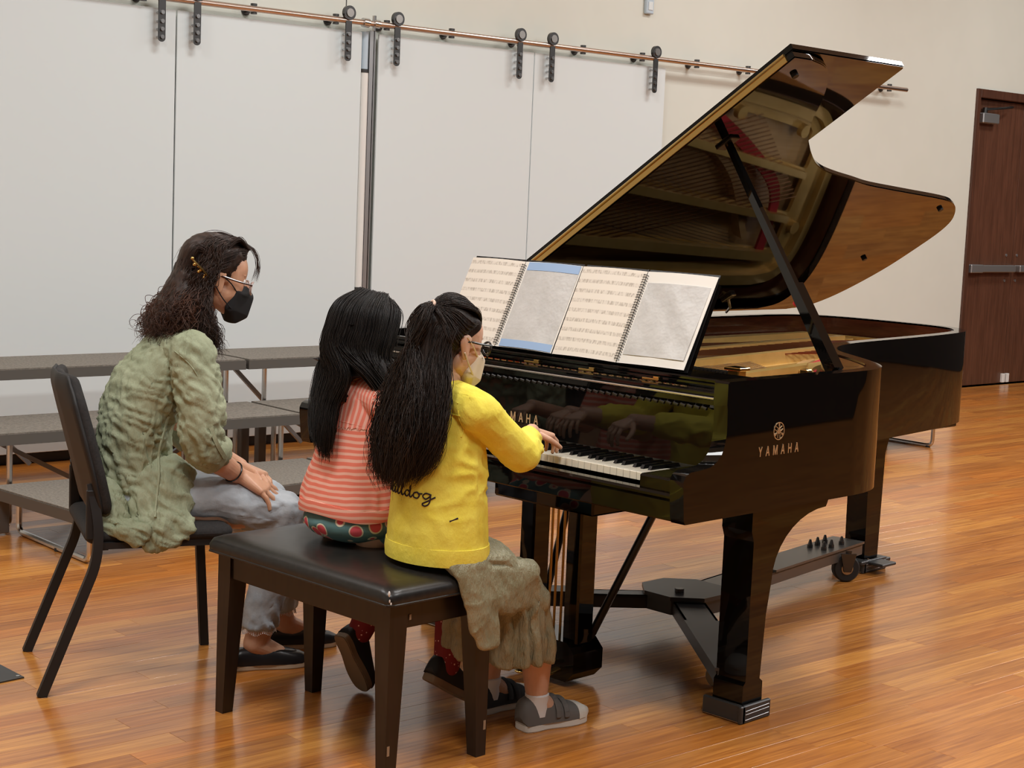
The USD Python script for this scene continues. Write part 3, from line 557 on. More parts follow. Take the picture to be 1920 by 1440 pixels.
# transport truck under the piano
tr = based('piano_truck', 'black steel three-armed transport truck under the piano legs', 'piano truck', (-.08, 1.1, 0))
H = np.array([-.085, 1.10]); HT = .145
oct_ = [(H[0] + .15 * math.cos(a) * 1.0, H[1] + .15 * math.sin(a)) for a in np.radians(np.arange(8) * 45 + 22)]
hb = part(tr, 'hub_plate', cat_(extr(sg.Polygon(oct_), .014, HT - .014), extr(sg.Polygon(oct_).buffer(-.012), .05, HT - .064)), 'plate_grey', smooth=False)
part(hb, 'hub_bolt', cyl((H[0] + .03, H[1] - .06, HT), (H[0] + .03, H[1] - .06, HT + .014), .016, 10), 'dark_steel')
for (ex, ey, wd) in ((.60, .50, .055), (-.60, .50, .035), (-.252, 2.36, .062)):
    e = np.array([ex, ey]); d = e - H; L = np.linalg.norm(d); d /= L; s = np.array([-d[1], d[0]])
    Q = lambda a, b: tuple(H + d * a + s * b)
    ar = part(tr, 'truck_arm', cat_(extr(sg.Polygon([Q(.10, -wd), Q(L, -wd), Q(L, wd), Q(.10, wd)]), .008, HT - .028), extr(sg.Polygon([Q(.10, -wd), Q(L, -wd), Q(L, -wd + .008), Q(.10, -wd + .008)]), .045, HT - .065), extr(sg.Polygon([Q(.10, wd - .008), Q(L, wd - .008), Q(L, wd), Q(.10, wd)]), .045, HT - .065)), 'plate_grey' if ey < 2 else 'grey_metal', smooth=False)
    part(ar, 'arm_sleeve', extr(sg.Polygon([Q(L * .42, -wd - .008), Q(L, -wd - .008), Q(L, wd + .008), Q(L * .42, wd + .008)]), .009, HT - .020), 'plate_grey' if ey < 2 else 'grey_metal', smooth=False)
    for k, (a, b) in enumerate(((.45, .02), (.45, -.02), (.78, .03), (.83, .03), (.88, .03), (.83, -.03), (.90, -.03), (.78, -.03)) if ey > 2 else ()):
        q = Q(L * a, b); part(ar, 'stud', cat_(cyl((*q, HT - .012), (*q, HT + .002), .011, 10), cyl((*q, HT), (*q, HT + .022), .010, 8, r2=.004)), 'dark_steel')
    w0 = H + d * (L - .17) + s * (-.075 if ey > 2 else .0); wr = .050
    arm_d, arm_s = d, s
    if ey > 2: s = np.array([-.8, .6]); d = np.array([.6, .8]); wr = .054
    wh = part(tr, 'caster_wheel', tube([(*(w0 - s * .018), wr), (*(w0 - s * .012), wr), (*(w0 + s * .012), wr), (*(w0 + s * .018), wr)], [wr - .006, wr, wr, wr - .006], 24), 'rubber')
    part(wh, 'wheel_hub', tube([(*(w0 - s * .021), wr), (*(w0 + s * .021), wr)], .024, 14), 'steel')
    part(tr, 'caster_fork', cat_(*[trimesh.convex.convex_hull(np.array([(*(w0 + s * o + d * a), z) for o in (k * .024, k * .029) for a, z in ((-.032, HT - .03), (.032, HT - .03), (-.014, wr - .012), (.014, wr - .012))])) for k in (-1, 1)]), 'dark_steel', smooth=False)
# leg cups of the truck
def cup(x0, x1, y0, y1):
    t = part(tr, 'leg_cup', cat_(box(x0, x1, y0, y1, .006, .029, c=.002), box(x1 - .001, x1 + .012, y0 - .02, y1 + .02, .0, .052, c=.003), box(x0 - .02, x1 + .012, y0 - .013, y0 + .001, .0, .052, c=.003), box(x0 - .012, x0 + .001, y0, y1, .0, .045, c=.003)), 'plate_grey', smooth=False)
    for z in (.010, .026, .036):
        part(t, 'worn_edge', cat_(cyl((x1 + .0125, y0 + .0, z), (x1 + .0125, y1 + .01, z + .003), .0014, 6)), 'aluminium')
    part(t, 'worn_edge', cyl((x0 - .015, y0 - .014, .004), (x1 + .01, y0 - .014, .004), .002, 6), 'steel')
cup(.553, .666, .448, .548); cup(-.666, -.553, .448, .548)
cup(-.312, -.193, 2.39, 2.52)
part(tr, 'tail_bracket', cat_(box(-.33, -.17, 2.34, 2.39, .04, .055, c=.003), box(-.19, -.11, 2.40, 2.50, .035, .047, c=.003), box(-.32, -.18, 2.515, 2.57, .03, .045, c=.003)), 'plate_grey', smooth=False)
# spare caster whose pale tread shows beside the front leg
wx, wy = .40, .665
fw_ = part(tr, 'caster_wheel', tube([(wx, wy - .012, .032), (wx, wy - .008, .032), (wx, wy + .008, .032), (wx, wy + .012, .032)], [.027, .031, .031, .027], 20), 'sole_tan', label='pale tan caster wheel')
part(tr, 'caster_fork', box(wx - .02, wx + .02, wy - .02, wy + .02, .055, .10, c=.003), 'dark_steel', smooth=False)

# ------------------------------------------------------------------ music binders on the desk
def sheet(x0, x1, y0, y1, zf, th=.0015, nx=14, ny=16):
    X, Y = np.meshgrid(np.linspace(x0, x1, nx), np.linspace(y0, y1, ny), indexing='ij'); Z = zf((X - x0) / (x1 - x0), (Y - y0) / (y1 - y0))
    top = np.stack([X, Y, Z], -1).reshape(-1, 3); bot = top - [0, 0, th]; n = nx * ny; F = []
    for i in range(nx - 1):
        for j in range(ny - 1):
            a, b, c, d = i * ny + j, (i + 1) * ny + j, (i + 1) * ny + j + 1, i * ny + j + 1
            F += [(a, b, c), (a, c, d), (n + a, n + c, n + b), (n + a, n + d, n + c)]
    edge = [i * ny for i in range(nx)] + [(nx - 1) * ny + j for j in range(1, ny)] + [i * ny + ny - 1 for i in range(nx - 2, -1, -1)] + [j for j in range(ny - 2, 0, -1)]
    for a, b in zip(edge, edge[1:] + edge[:1]): F += [(a, n + a, b), (b, n + a, n + b)]
    return trimesh.Trimesh(np.vstack([top, bot]), np.array(F), process=False)
def binder(label, x, w1, w2, kind):
    t = thing('music_binder', label, 'music book', (x, .270, .9945), rx=64.8, group='open spiral music books on the piano desk')
    part(t, 'cover', cat_(box(-w1 + .008, -.002, -.001, .293, .0, .003), box(.002, w2 + .001, -.001, .293, .0, .003)), 'binder_black', smooth=False)
    bow = lambda s, a, e=0: (lambda u, v: .0075 + a * np.sin(np.pi * (u if s > 0 else 1 - u)) + e * u ** 2 * (1 - v))
    part(t, 'sheet_music_page', sheet(-w1, -.0015, .0, .285, bow(-1, .006)), 'staff_paper', label='page of printed staves')
    rp = part(t, 'right_page', sheet(.0015, w2, .0, .285, bow(1, .006, .012 if kind else .002)), 'paper_white')
    if not kind:
        part(rp, 'clear_sleeve', sheet(.018, w2 - .004, .022, .255, lambda u, v: .0105 + .006 * np.sin(np.pi * u)), 'clear_sleeve', label='grey clear plastic sleeve')
        for y0, y1 in ((.256, .283), (.002, .026)):
            part(rp, 'blue_strip', sheet(.020, w2 - .004, y0, y1, lambda u, v: .0110 + .006 * np.sin(np.pi * u)), 'blue_strip', label='blue strip of the sleeve')
    else:
        part(rp, 'clear_sleeve', sheet(.016, w2 - .010, .026, .250, lambda u, v: .0105 + .006 * np.sin(np.pi * u) + .0115 * u ** 2 * (1 - v) + .0012 * np.sin(9 * u + 7 * v) * np.sin(5 * v + 3 * u), nx=30, ny=30), 'clear_sleeve', label='crinkled clear plastic sleeve')
    a = np.linspace(0, 34 * 2 * np.pi, 34 * 12)
    part(t, 'spiral_coil', tube(np.stack([.010 * np.cos(a), .008 + .270 * a / a[-1], .006 + .010 * np.sin(a)], 1), .0011, 5), 'dark_steel')
binder('left spiral music book with blue-edged sleeve on the piano desk', -.205, .236, .240, 0)
binder('right spiral music book with crinkled clear sleeve on the piano desk', .290, .252, .256, 1)

# ------------------------------------------------------------------ piano bench
bn = based('piano_bench', 'dark brown wooden piano bench with worn black padded top', 'bench', (.03, -.48, 0))
BX0, BX1, BY0, BY1 = -.328, .412, -.662, -.300
cu = []
for z, i in ((.452, .0), (.456, -.003), (.476, -.004), (.490, .004), (.499, .018), (.5035, .045), (.506, .10)):
    cu.append(sg.box(BX0 + i, BY0 + i, BX1 - i, BY1 - i).buffer(.012 if i <= .01 else .006, 4).exterior)
rings = [np.array([[*r.interpolate(u, normalized=True).coords[0], z] for u in np.linspace(0, 1, 96, endpoint=False)]) for r, z in zip(cu, (.452, .456, .476, .490, .499, .5035, .506))]
def loft(rings, cap=True):
    n = len(rings[0]); v = np.vstack(rings); F = []
    for i in range(len(rings) - 1):
        for j in range(n):
            k = (j + 1) % n; a, b, c, d = i * n + j, i * n + k, (i + 1) * n + k, (i + 1) * n + j; F += [(a, b, c), (a, c, d)]
    if cap:
        v = np.vstack([v, rings[0].mean(0), rings[-1].mean(0)]); m = len(rings) * n; o = (len(rings) - 1) * n
        for j in range(n):
            k = (j + 1) % n; F += [(m, k, j), (m + 1, o + j, o + k)]
    return trimesh.Trimesh(v, np.array(F), process=False)
cs = part(bn, 'cushion', loft(rings), 'leatherette', smooth=40)
part(cs, 'piping', tube(np.array([[*cu[1].interpolate(u, normalized=True).coords[0], .4565] for u in np.linspace(0, 1, 96, endpoint=False)]), .0035, 6, closed=True), 'leatherette')
rg = np.random.default_rng(5)
chips = [hullm(ball((BX1 + .0075 + rg.uniform(-.004, .002), BY0 - .0075 + rg.uniform(-.002, .004), z), (.003, .003, .007), sub=1)) for z in (.462, .470, .478, .487)] + [hullm(ball((BX1 + .010, BY0 + .02 + .03 * k, .4572), (.0022, .017, .0018), sub=1)) for k in range(4)]
part(cs, 'worn_corner', from_m(manifold3d.Manifold.batch_boolean(chips, manifold3d.OpType.Add)), 'worn_white', smooth=True, label='white chips where the cover has worn through')
part(bn, 'apron', cat_(box(BX0 + .02, BX1 - .02, BY0 + .014, BY0 + .036, .385, .452, c=.002), box(BX0 + .02, BX1 - .02, BY1 - .036, BY1 - .014, .385, .452, c=.002), box(BX0 + .014, BX0 + .036, BY0 + .02, BY1 - .02, .385, .452, c=.002), box(BX1 - .036, BX1 - .014, BY0 + .02, BY1 - .02, .385, .452, c=.002)), 'bench_wood', smooth=False)
for sx, xe in ((1, BX0 + .008), (-1, BX1 - .008)):
    for sy, ye in ((1, BY0 + .008), (-1, BY1 - .008)):
        v = []
        for z, w in ((.451, .056), (.38, .056), (.0, .034)):
            for a in (0, 1):
                for b in (0, 1): v.append((xe + sx * a * w, ye + sy * b * w, z))
        lg = part(bn, 'leg', trimesh.convex.convex_hull(np.array(v)), 'bench_wood', smooth=False)
        if sx < 0: part(lg, 'scuff', box(xe - .0005, xe + .001, ye + sy * .004, ye + sy * .012, .07, .095), 'worn_wood', smooth=False)
for (x, y, z) in ((BX1 - .012, BY0 + .075, .405), (BX1 - .012, BY0 + .012, .365)): part(bn, 'scratch', box(x - .003, x + .0005, y, y + .006, z, z + .014), 'worn_wood', smooth=False)

# ------------------------------------------------------------------ stacking chair
CX, CY, CRZ = -.834, -.64, math.degrees(math.atan2(.917, .40))
ch = thing('stacking_chair', 'black padded stacking chair with square metal legs under the woman', 'chair', (CX, CY, 0), rz=CRZ)
def sq(pts, w): return tube(arc_path(pts, .05), w * .7071, 4)
for s in (-1, 1):
    part(ch, 'leg', sq([(-.252, s * .235, 0), (-.105, s * .232, .375), (-.098, s * .226, .47), (-.118, s * .205, .60)], .027), 'chair_frame', smooth=25)
    part(ch, 'leg', sq([(.286, s * .19, 0), (.262, s * .20, .435)], .027), 'chair_frame', smooth=25)
part(ch, 'seat_frame', cat_(*[tube(arc_path([(.262, s * .20, .42), (-.10, s * .228, .425)], .02), .013, 4) for s in (-1, 1)], tube([(.262, -.20, .42), (.262, .20, .42)], .013, 4), tube([(-.08, -.225, .42), (-.08, .225, .42)], .013, 4)), 'chair_frame')
st = fuse(chain(((-.10, -.19, .447), (.03, .035, .022)), ((.255, -.185, .447), (.035, .04, .024)), ) + [hullm(*[ball((x, y, .447), (.035, .04, .025)) for x, y in ((-.10, -.185), (-.10, .185), (.25, -.185), (.25, .185))])], .02, 6)
part(ch, 'seat_cushion', st, 'chair_fabric', smooth=True)
bk = []
for z, f, w in ((.535, -.082, .205), (.62, -.102, .215), (.72, -.128, .212), (.82, -.154, .192), (.875, -.168, .150)):
    bk.append((f, w, z))
seg = []
for (f0, w0, z0), (f1, w1, z1) in zip(bk, bk[1:]):
    for a0, a1 in ((-1, -.4), (-.4, .4), (.4, 1)):
        seg.append(hullm(*[ball((f - .022 * (1 - a * a) + .004, w * a, z), (.019, .024, .026), sub=1) for f, w, z in ((f0, w0, z0), (f1, w1, z1)) for a in (a0, a1)]))
br = part(ch, 'backrest', fuse(seg, .02, 6), 'chair_fabric', smooth=True)
seg = []
for (f0, w0, z0), (f1, w1, z1) in zip(bk, bk[1:]):
    for a0, a1 in ((-1, -.4), (-.4, .4), (.4, 1)):
        seg.append(hullm(*[ball((f - .022 * (1 - a * a) - .011, w * a * 1.02, z), (.009, .022, .028), sub=1) for f, w, z in ((f0, w0, z0), (f1, w1, z1)) for a in (a0, a1)]))
part(br, 'back_shell', fuse(seg, .02, 6), 'chair_frame', smooth=True)
for s in (-1, 1): part(br, 'mount_bracket', box(-.132, -.100, s * .214 - .010, s * .214 + .010, .44, .585, c=.004), 'chair_frame', smooth=False)

# ------------------------------------------------------------------ people
def head_bones(c, R, s=1.0):
    """skin head: c = centre between the ears, R = columns forward, left, up; s = 1 for an adult"""
    P = lambda x, y, z: np.asarray(c) + R @ (np.array([x, y, z]) * s)
    E = lambda p, r: ball(P(*p), np.array(r) * s, R)
    b = [hullm(E((-.018, 0, .045), (.092, .074, .082)), E((.035, 0, .035), (.058, .064, .070)))]                                    # skull
    b += [hullm(E((.035, 0, .035), (.055, .064, .065)), E((.045, .030, -.030), (.036, .030, .034)), E((.045, -.030, -.030), (.036, .030, .034)))]   # face
    b += [hullm(E((.045, .030, -.030), (.036, .030, .034)), E((.045, -.030, -.030), (.036, .030, .034)), E((.064, 0, -.088), (.024, .026, .020)), E((.0, .045, -.045), (.02, .018, .03)), E((.0, -.045, -.045), (.02, .018, .03)))]   # jaw
    b += [hullm(E((.088, 0, .008), (.008, .009, .010)), E((.108, 0, -.030), (.012, .012, .010)), E((.085, .016, -.034), (.010, .007, .008)), E((.085, -.016, -.034), (.010, .007, .008)))]   # nose
    b += [hullm(E((.074, .026, .028), (.010, .020, .008)), E((.074, -.026, .028), (.010, .020, .008)))]     # brow
    b += [hullm(E((.078, .014, -.061), (.014, .012, .006)), E((.078, -.014, -.061), (.014, .012, .006)))]    # lips
    for y in (1, -1):
        b += [hullm(E((-.006, y * .075, .018), (.020, .007, .016)), E((-.001, y * .074, -.026), (.011, .007, .013)), E((-.018, y * .081, .012), (.011, .007, .020)))]   # ear
    return b, P
def eyes(parent, P, R, s):
    for y in (.031, -.031):
        e = part(parent, 'eye', trimesh.Trimesh(ball(P(.0735, y, .008), .0125 * s), _ico.faces, process=False), 'eye_white', smooth=True)
        part(e, 'iris', trimesh.Trimesh(ball(P(.083, y, .008), np.array([.0035, .0055, .0055]) * s, R), _ico.faces, process=False), 'iris_dark', smooth=True)
def hand_bones(w, fwd, nrm, s=1.0, curl=(20, 30, 25), thumb=1, spread=5, tcurl=0):
    """hand from the wrist w: fwd = towards the fingers, nrm = back of the hand; thumb = +1 when the thumb lies at nrm x fwd"""
    fwd = np.asarray(fwd, float) / np.linalg.norm(fwd); nrm = np.asarray(nrm, float); nrm = nrm - fwd * (nrm @ fwd); nrm /= np.linalg.norm(nrm)
    sd = np.cross(nrm, fwd) * thumb; w = np.asarray(w, float); b = []
    kn = [w + (fwd * l + sd * o + nrm * .004) * s for l, o in ((.086, .030), (.090, .010), (.084, -.011), (.074, -.029))]
    b += [hullm(ball(w, np.array([.021, .021, .021]) * s), ball(kn[0], .0125 * s), ball(kn[3], .0115 * s), ball(w + (fwd * .035 + sd * .018 - nrm * .004) * s, .015 * s), ball(w + (fwd * .04 - sd * .016) * s, .014 * s), ball(kn[1], .0125 * s), ball(kn[2], .012 * s))]
    for k, (ln, r) in enumerate(zip((.073, .080, .075, .059), (.0092, .0094, .0090, .0080))):
        p = kn[k]; d = math.radians(spread * (1.5 - k)); a = 0.0; f0 = fwd * math.cos(d) + sd * math.sin(d)
        for seg, (fr, c) in enumerate(zip((.44, .31, .25), curl)):
            a += math.radians(c); q = p + (f0 * math.cos(a) - nrm * math.sin(a)) * ln * fr * s
            b += [hullm(ball(p, r * (1 - .10 * seg) * s), ball(q, r * (1 - .10 * (seg + 1)) * s))]; p = q
    p = w + (fwd * .022 + sd * .020 - nrm * .004) * s; d = fwd * .66 + sd * .72 - nrm * .22; d /= np.linalg.norm(d)
    for ln, r0, r1, turn in ((.042, .0135, .0115, 0), (.032, .0115, .0098, 24 + tcurl), (.026, .0098, .0082, 22 + tcurl)):
        t = math.radians(turn); d = d * math.cos(t) + (fwd * .8 - sd * .5 - nrm * .3) * math.sin(t); d /= np.linalg.norm(d)
        q = p + d * ln * s; b += [hullm(ball(p, r0 * s), ball(q, r1 * s))]; p = q
    return b
def shoe(parent, o, R, L, up, sole, cap=None, strap=None, low=False):
    """shoe with its heel end at o (sole level); R columns: forward, left, up"""
    W = L * (.185 if low else .205); T = lambda m: tf(m, R, o)
    outl = sg.Polygon(spline([(.012 * 0, 0), (.02 * L, .62 * W), (.15 * L, .80 * W), (.35 * L, .78 * W), (.62 * L, 1.02 * W), (.80 * L, 1.0 * W), (.94 * L, .72 * W), (L, .0), (.95 * L, -.68 * W), (.80 * L, -.94 * W), (.62 * L, -.94 * W), (.35 * L, -.72 * W), (.15 * L, -.78 * W), (.02 * L, -.6 * W), (0, 0)], 60)[:-1]).buffer(0)
    st = .022 if not low else .018
    so = cat_(extr(outl.buffer(-.002), st, 0), extr(outl, st - .006, .003))
    rings = []
    hs = [(.02, .074, .74), (.10, .082, .78), (.22, .082, .78), (.36, .074, .82), (.50, .063, .92), (.64, .051, .98), (.78, .041, .98), (.89, .035, .86), (.96, .026, .62)]
    for u, h, w in hs:
        h = h * L / .25 * (.72 if low and u < .45 else 1) * (.9 if low else 1.05); a = np.linspace(0, 2 * np.pi, 28, endpoint=False)
        yy = w * W * np.sign(np.cos(a)) * np.abs(np.cos(a)) ** .8; zz = np.where(np.sin(a) > 0, np.sin(a) ** .85 * 1.0, 0) if False else np.where(np.sin(a) > 0, np.abs(np.sin(a)) ** .8 * h, 0)
        rings.append(np.stack([np.full(28, u * L), yy, st - .002 + zz], 1))
    rings = [np.array([rings[0].mean(0) + (p - rings[0].mean(0)) * .6 - [.008, 0, 0] for p in rings[0]])] + rings + [np.array([rings[-1].mean(0) + (p - rings[-1].mean(0)) * .55 + [.012 * L / .25, 0, 0] for p in rings[-1]])]
    p = part(parent, 'shoe', T(loft(rings[::-1])), up, smooth=50)
    part(p, 'sole', T(so), sole, smooth=40)
    if cap:
        cr = [np.stack([r[:, 0], r[:, 1] * 1.03, st - .003 + (r[:, 2] - st + .002) * 1.05], 1) for r in rings[-4:]]; cr[-1] = cr[-1] + [.004, 0, 0]
        part(p, 'toe_cap', T(loft(cr[::-1])), cap, smooth=50)
    if strap:
        for u in (.46, .58):
            h = np.interp(u, [x[0] for x in hs], [x[1] for x in hs]) * L / .25 * 1.05; w = np.interp(u, [x[0] for x in hs], [x[2] for x in hs]) * W
            a = np.linspace(.12, math.pi - .12, 14); q = np.stack([u * L - .012 * np.sin(a) * 0 + 0 * a, w * 1.05 * np.cos(a), st + np.sin(a) ** .8 * h * 1.06 + .001], 1)
            part(p, 'strap', T(cat_(*[hullm(*[ball(x, (.009, .003, .003), sub=1) for x in (q[i], q[i + 1])]) for i in range(13)])), strap, smooth=40)
    if low:
        part(p, 'vamp_seam', T(tube(spline([(.46 * L, .70 * W, st + .030), (.60 * L, .62 * W, st + .038), (.80 * L, .3 * W, st + .030), (.84 * L, 0, st + .029), (.80 * L, -.3 * W, st + .030), (.60 * L, -.6 * W, st + .038), (.46 * L, -.68 * W, st + .030)], 24), .0025, 6)), up)
    return p
def strands(guides, n, jit, rng, m=16, wave=0.0, wl=.05, lenv=.12):
    """curves interpolated between neighbouring guide curves, each jittered"""
    G = np.array([spline(g, m) for g in guides]); out = []
    for _ in range(n):
        u = rng.uniform(0, len(G) - 1 - 1e-6); i = int(u); t = u - i; c = G[i] * (1 - t) + G[i + 1] * t
        e = 1 - lenv * rng.random(); x = np.linspace(0, (m - 1) * e, m); k = np.minimum(x.astype(int), m - 2); c = c[k] + (c[k + 1] - c[k]) * (x - k)[:, None]
        f = np.linspace(0, 1, m)[:, None]; c = c + rng.normal(0, jit, 3) * (.5 + .9 * f) + rng.normal(0, jit * .5, 3) * f ** 2
        if wave:
            ph = rng.uniform(0, 6.28, 3); s = np.r_[0, np.cumsum(np.linalg.norm(np.diff(c, axis=0), axis=1))][:, None]
            c = c + wave * np.minimum(1, f * 1.6) * np.sin(s / wl * 6.28 + ph[None])
        out.append(c)
    return out
def on_back(mesh, pts, axis=1, sign=-1, lift=.0015):
    """pushes polyline points onto the mesh's surface along +/- axis by nearest vertex"""
    from scipy.spatial import cKDTree
    V = mesh.vertices; keep = mesh.vertex_normals[:, axis] * sign > .1; V = V[keep]; o = [k for k in range(3) if k != axis]
    d, i = cKDTree(V[:, o]).query(np.asarray(pts)[:, o], k=4); p = np.array(pts, float); w = 1 / (d + 1e-4); w /= w.sum(1, keepdims=True)
    p[:, axis] = (V[i][..., axis] * w).sum(1) + sign * lift; return p

def frame(fwd, up=(0, 0, 1)):
    f = np.asarray(fwd, float); f /= np.linalg.norm(f); l = np.cross(up, f); l /= np.linalg.norm(l); return np.stack([f, l, np.cross(f, l)], 1)

# ---- the teacher, local axes x forward, y left
wm = thing('person', 'woman in sage green crinkled shirt, jeans and black mask, leaning forward on the chair', 'person', (CX, CY, 0), rz=CRZ)
HR = frame((.985, .02, -.17)); HC = (.262, 0, 1.172)
hb_, HP = head_bones(HC, HR, .98)
body = hb_ + chain((HP(-.03, 0, -.05), .052), ((.185, 0, 1.035), .056), ((.16, 0, .98), .08))
body += chain(((.05, 0, .54), (.10, .13, .07)), ((.04, 0, .70), (.085, .115, .06)), ((.12, 0, .90), (.085, .125, .07)), ((.165, 0, .985), (.05, .13, .035)))
for s in (-1, 1):
    body += chain(((.165, s * .155, .975), .05), ((.175, s * .20, .72), .042))
    body += chain(((.06, s * .09, .53), .075), ((.46, s * .10, .475), .055), ((.40 if s < 0 else .505, s * .10, .12), .040), ((.385 if s < 0 else .525, s * .10, .075), .036), ((.455 if s < 0 else .60, s * .10, .040), .028))
body += chain(((.175, -.20, .72), .042), ((.255, -.165, .645), .036), ((.315, -.125, .600), .026)) + hand_bones((.318, -.126, .602), (.82, -.10, -.50), (.40, -.42, .80), 1.04, curl=(10, 20, 16), thumb=1, spread=12)
body += chain(((.175, .20, .72), .042), ((.28, .10, .635), .033), ((.345, -.01, .605), .026)) + hand_bones((.348, -.015, .603), (.55, -.78, -.18), (.25, .05, .95), .98, curl=(22, 34, 24), thumb=-1)
bd = part(wm, 'body', fuse(body, .008, 8), 'skin_woman', smooth=True)
eyes(wm, HP, HR, .98)
tors = chain(((.045, 0, .515), (.125, .165, .055)), ((.025, 0, .62), (.105, .150, .06)), ((.03, 0, .74), (.102, .152, .07)), ((.075, 0, .86), (.112, .160, .07)), ((.13, 0, .955), (.085, .155, .055)), ((.172, 0, 1.0), (.055, .115, .035)))
tors += chain(((.165, -.165, .975), .056), ((.13, 0, .95), .08), ((.165, .165, .975), .056))
for s in (-1, 1):
    tors += chain(((.165, s * .168, .968), .064), ((.185, s * .205, .83), .060), ((.190, s * .212, .735), .056), ((.200, s * .207, .700), .054), ((.218, s * .194, .682), .048))
tors += chain(((.090, -.122, .60), (.095, .040, .06)), ((.085, -.178, .50), (.085, .026, .03)), ((.095, -.215, .452), (.075, .016, .025)), ((.068, -.222, .415), (.035, .011, .010)))
tors += chain(((-.05, -.10, .55), (.05, .05, .04)), ((-.055, -.18, .475), (.045, .035, .020)), ((-.005, -.235, .462), (.045, .012, .020)), ((.012, -.238, .437), (.02, .009, .012)))
sh = fuse(tors, .0065, 10)
def creases(t, amp, along, la, lp, seed, mask=None):
    """sharp crease ridges that run along one direction"""
    a = np.asarray(along, float); a /= np.linalg.norm(a); p = t.vertices; q = p @ a
    w = (meshkit.fbm(p * 9, 2, seed + 50) - .5)[:, None] * .05
    x = (p - np.outer(q, a)) * lp + np.outer(q, a) * la + w * lp
    f = meshkit.noise(x, seed); f = (1 - np.abs(2 * f - 1)) ** 2.2
    g = np.clip(meshkit.fbm(p * 7, 2, seed + 9) * 2.4 - .55, 0, 1.2)
    if mask is not None: g = g * mask(p)
    t = t.copy(); t.vertices = p + t.vertex_normals * (amp * (f - .3) * g)[:, None]; return t
sh = wrinkle(sh, .0025, (13, 13, 8), 3, mask=lambda v: np.clip((.97 - v[:, 2]) * 8, .2, 1))
sh = creases(sh, .0125, (.62, .2, -.70), 5, 34, 1); sh = creases(sh, .0095, (.85, -.3, -.30), 6, 48, 2); sh = creases(sh, .0060, (.15, .1, 1), 4, 62, 3)
sp = part(wm, 'shirt', sh, 'shirt_sage', smooth=True)
cuff = lambda s: cat_(*[tube([np.array([.245, s * .178, .658]) + R3 for R3 in []], .01)]) if False else None
for s in (-1, 1):
    d = np.array([.045, -s * .030, -.034]); d /= np.linalg.norm(d); e1 = np.cross(d, [0, 0, 1.]); e1 /= np.linalg.norm(e1); e2 = np.cross(d, e1)
    rr = [np.array([np.array([.205, s * .203, .697]) + d * t + (e1 * math.cos(a) + e2 * math.sin(a)) * (r + .003 * math.sin(3 * a + t * 90)) for a in np.linspace(0, 2 * np.pi, 30, endpoint=False)]) for t, r in ((-.008, .056), (-.004, .0635), (.02, .0640), (.042, .0610), (.047, .057), (.044, .050))]
    part(sp, 'rolled_cuff', loft(rr), 'shirt_sage', smooth=60)
part(sp, 'sleeve_tab', tube(spline([(.205, -.264, .765), (.222, -.268, .72), (.250, -.250, .675)], 8), .0085, 4), 'shirt_sage')
part(sp, 'shoulder_seam', tube(on_back(sh, spline([(.10, -.20, .985), (.145, -.235, .945), (.175, -.24, .90)], 10), 1, -1, .001), .0022, 5), 'shirt_sage')
part(sp, 'side_placket', tube(on_back(sh, spline([(.115, -.2, .80), (.085, -.2, .70), (.075, -.2, .60), (.06, -.2, .50)], 14), 1, -1, .002), .0045, 5), 'shirt_sage')
jb = []
for s in (-1, 1):
    ax = .40 if s < 0 else .51
    jb += chain(((.05, s * .075, .535), (.11, .09, .075)), ((.25, s * .095, .525), (.075, .075, .070)), ((.455, s * .105, .478), (.064, .062, .062)), ((.435 if s < 0 else .50, s * .103, .30), (.062, .056, .05)), ((ax, s * .10, .155), (.050, .048, .02)), ((ax - .004, s * .10, .135), (.052, .049, .012)))
jn = wrinkle(fuse(jb, .010, 7), .0045, (16, 8, 20), 21, mask=lambda v: np.clip((v[:, 0] - .2) * 6, .15, 1)); jn = wrinkle(jn, .0022, (34, 14, 40), 4)
jn = creases(jn, .0085, (.25, .35, -1), 5, 40, 23, mask=lambda p: np.clip((p[:, 0] - .26) * 8, .1, 1))
jp = part(wm, 'jeans', jn, 'denim_light', smooth=True)
for s in (-1, 1):
    ax = (.40 if s < 0 else .51) - .004
    fr_ = [tube([(ax + .050 * math.cos(a), s * .10 + .047 * math.sin(a), .128), (ax + .053 * math.cos(a + .04), s * .10 + .050 * math.sin(a + .04), .114 + .004 * math.sin(7 * a))], .0012, 3) for a in np.linspace(0, 6.28, 60)]
    part(jp, 'frayed_hem', cat_(*fr_), 'sock_white', kind='stuff')
shoe(wm, (.318, -.10, 0), np.eye(3), .232, 'black_leather', 'sole_cream', low=True)
shoe(wm, (.462, .10, 0), rot([0, 0, 1], -2), .232, 'black_leather', 'sole_cream', low=True)
br_ = np.array([.30, -.135, .612]); d = np.array([.72, .45, -.52]); d /= np.linalg.norm(d); e1 = np.cross(d, [0, 0, 1.]); e1 /= np.linalg.norm(e1); e2 = np.cross(d, e1)
part(wm, 'bracelet', tube(np.array([br_ + (e1 * math.cos(a) + e2 * math.sin(a)) * .0315 for a in np.linspace(0, 2 * np.pi, 26, endpoint=False)]), .0022, 6, closed=True), 'spectacle_black', label='thin black hair band on her wrist')
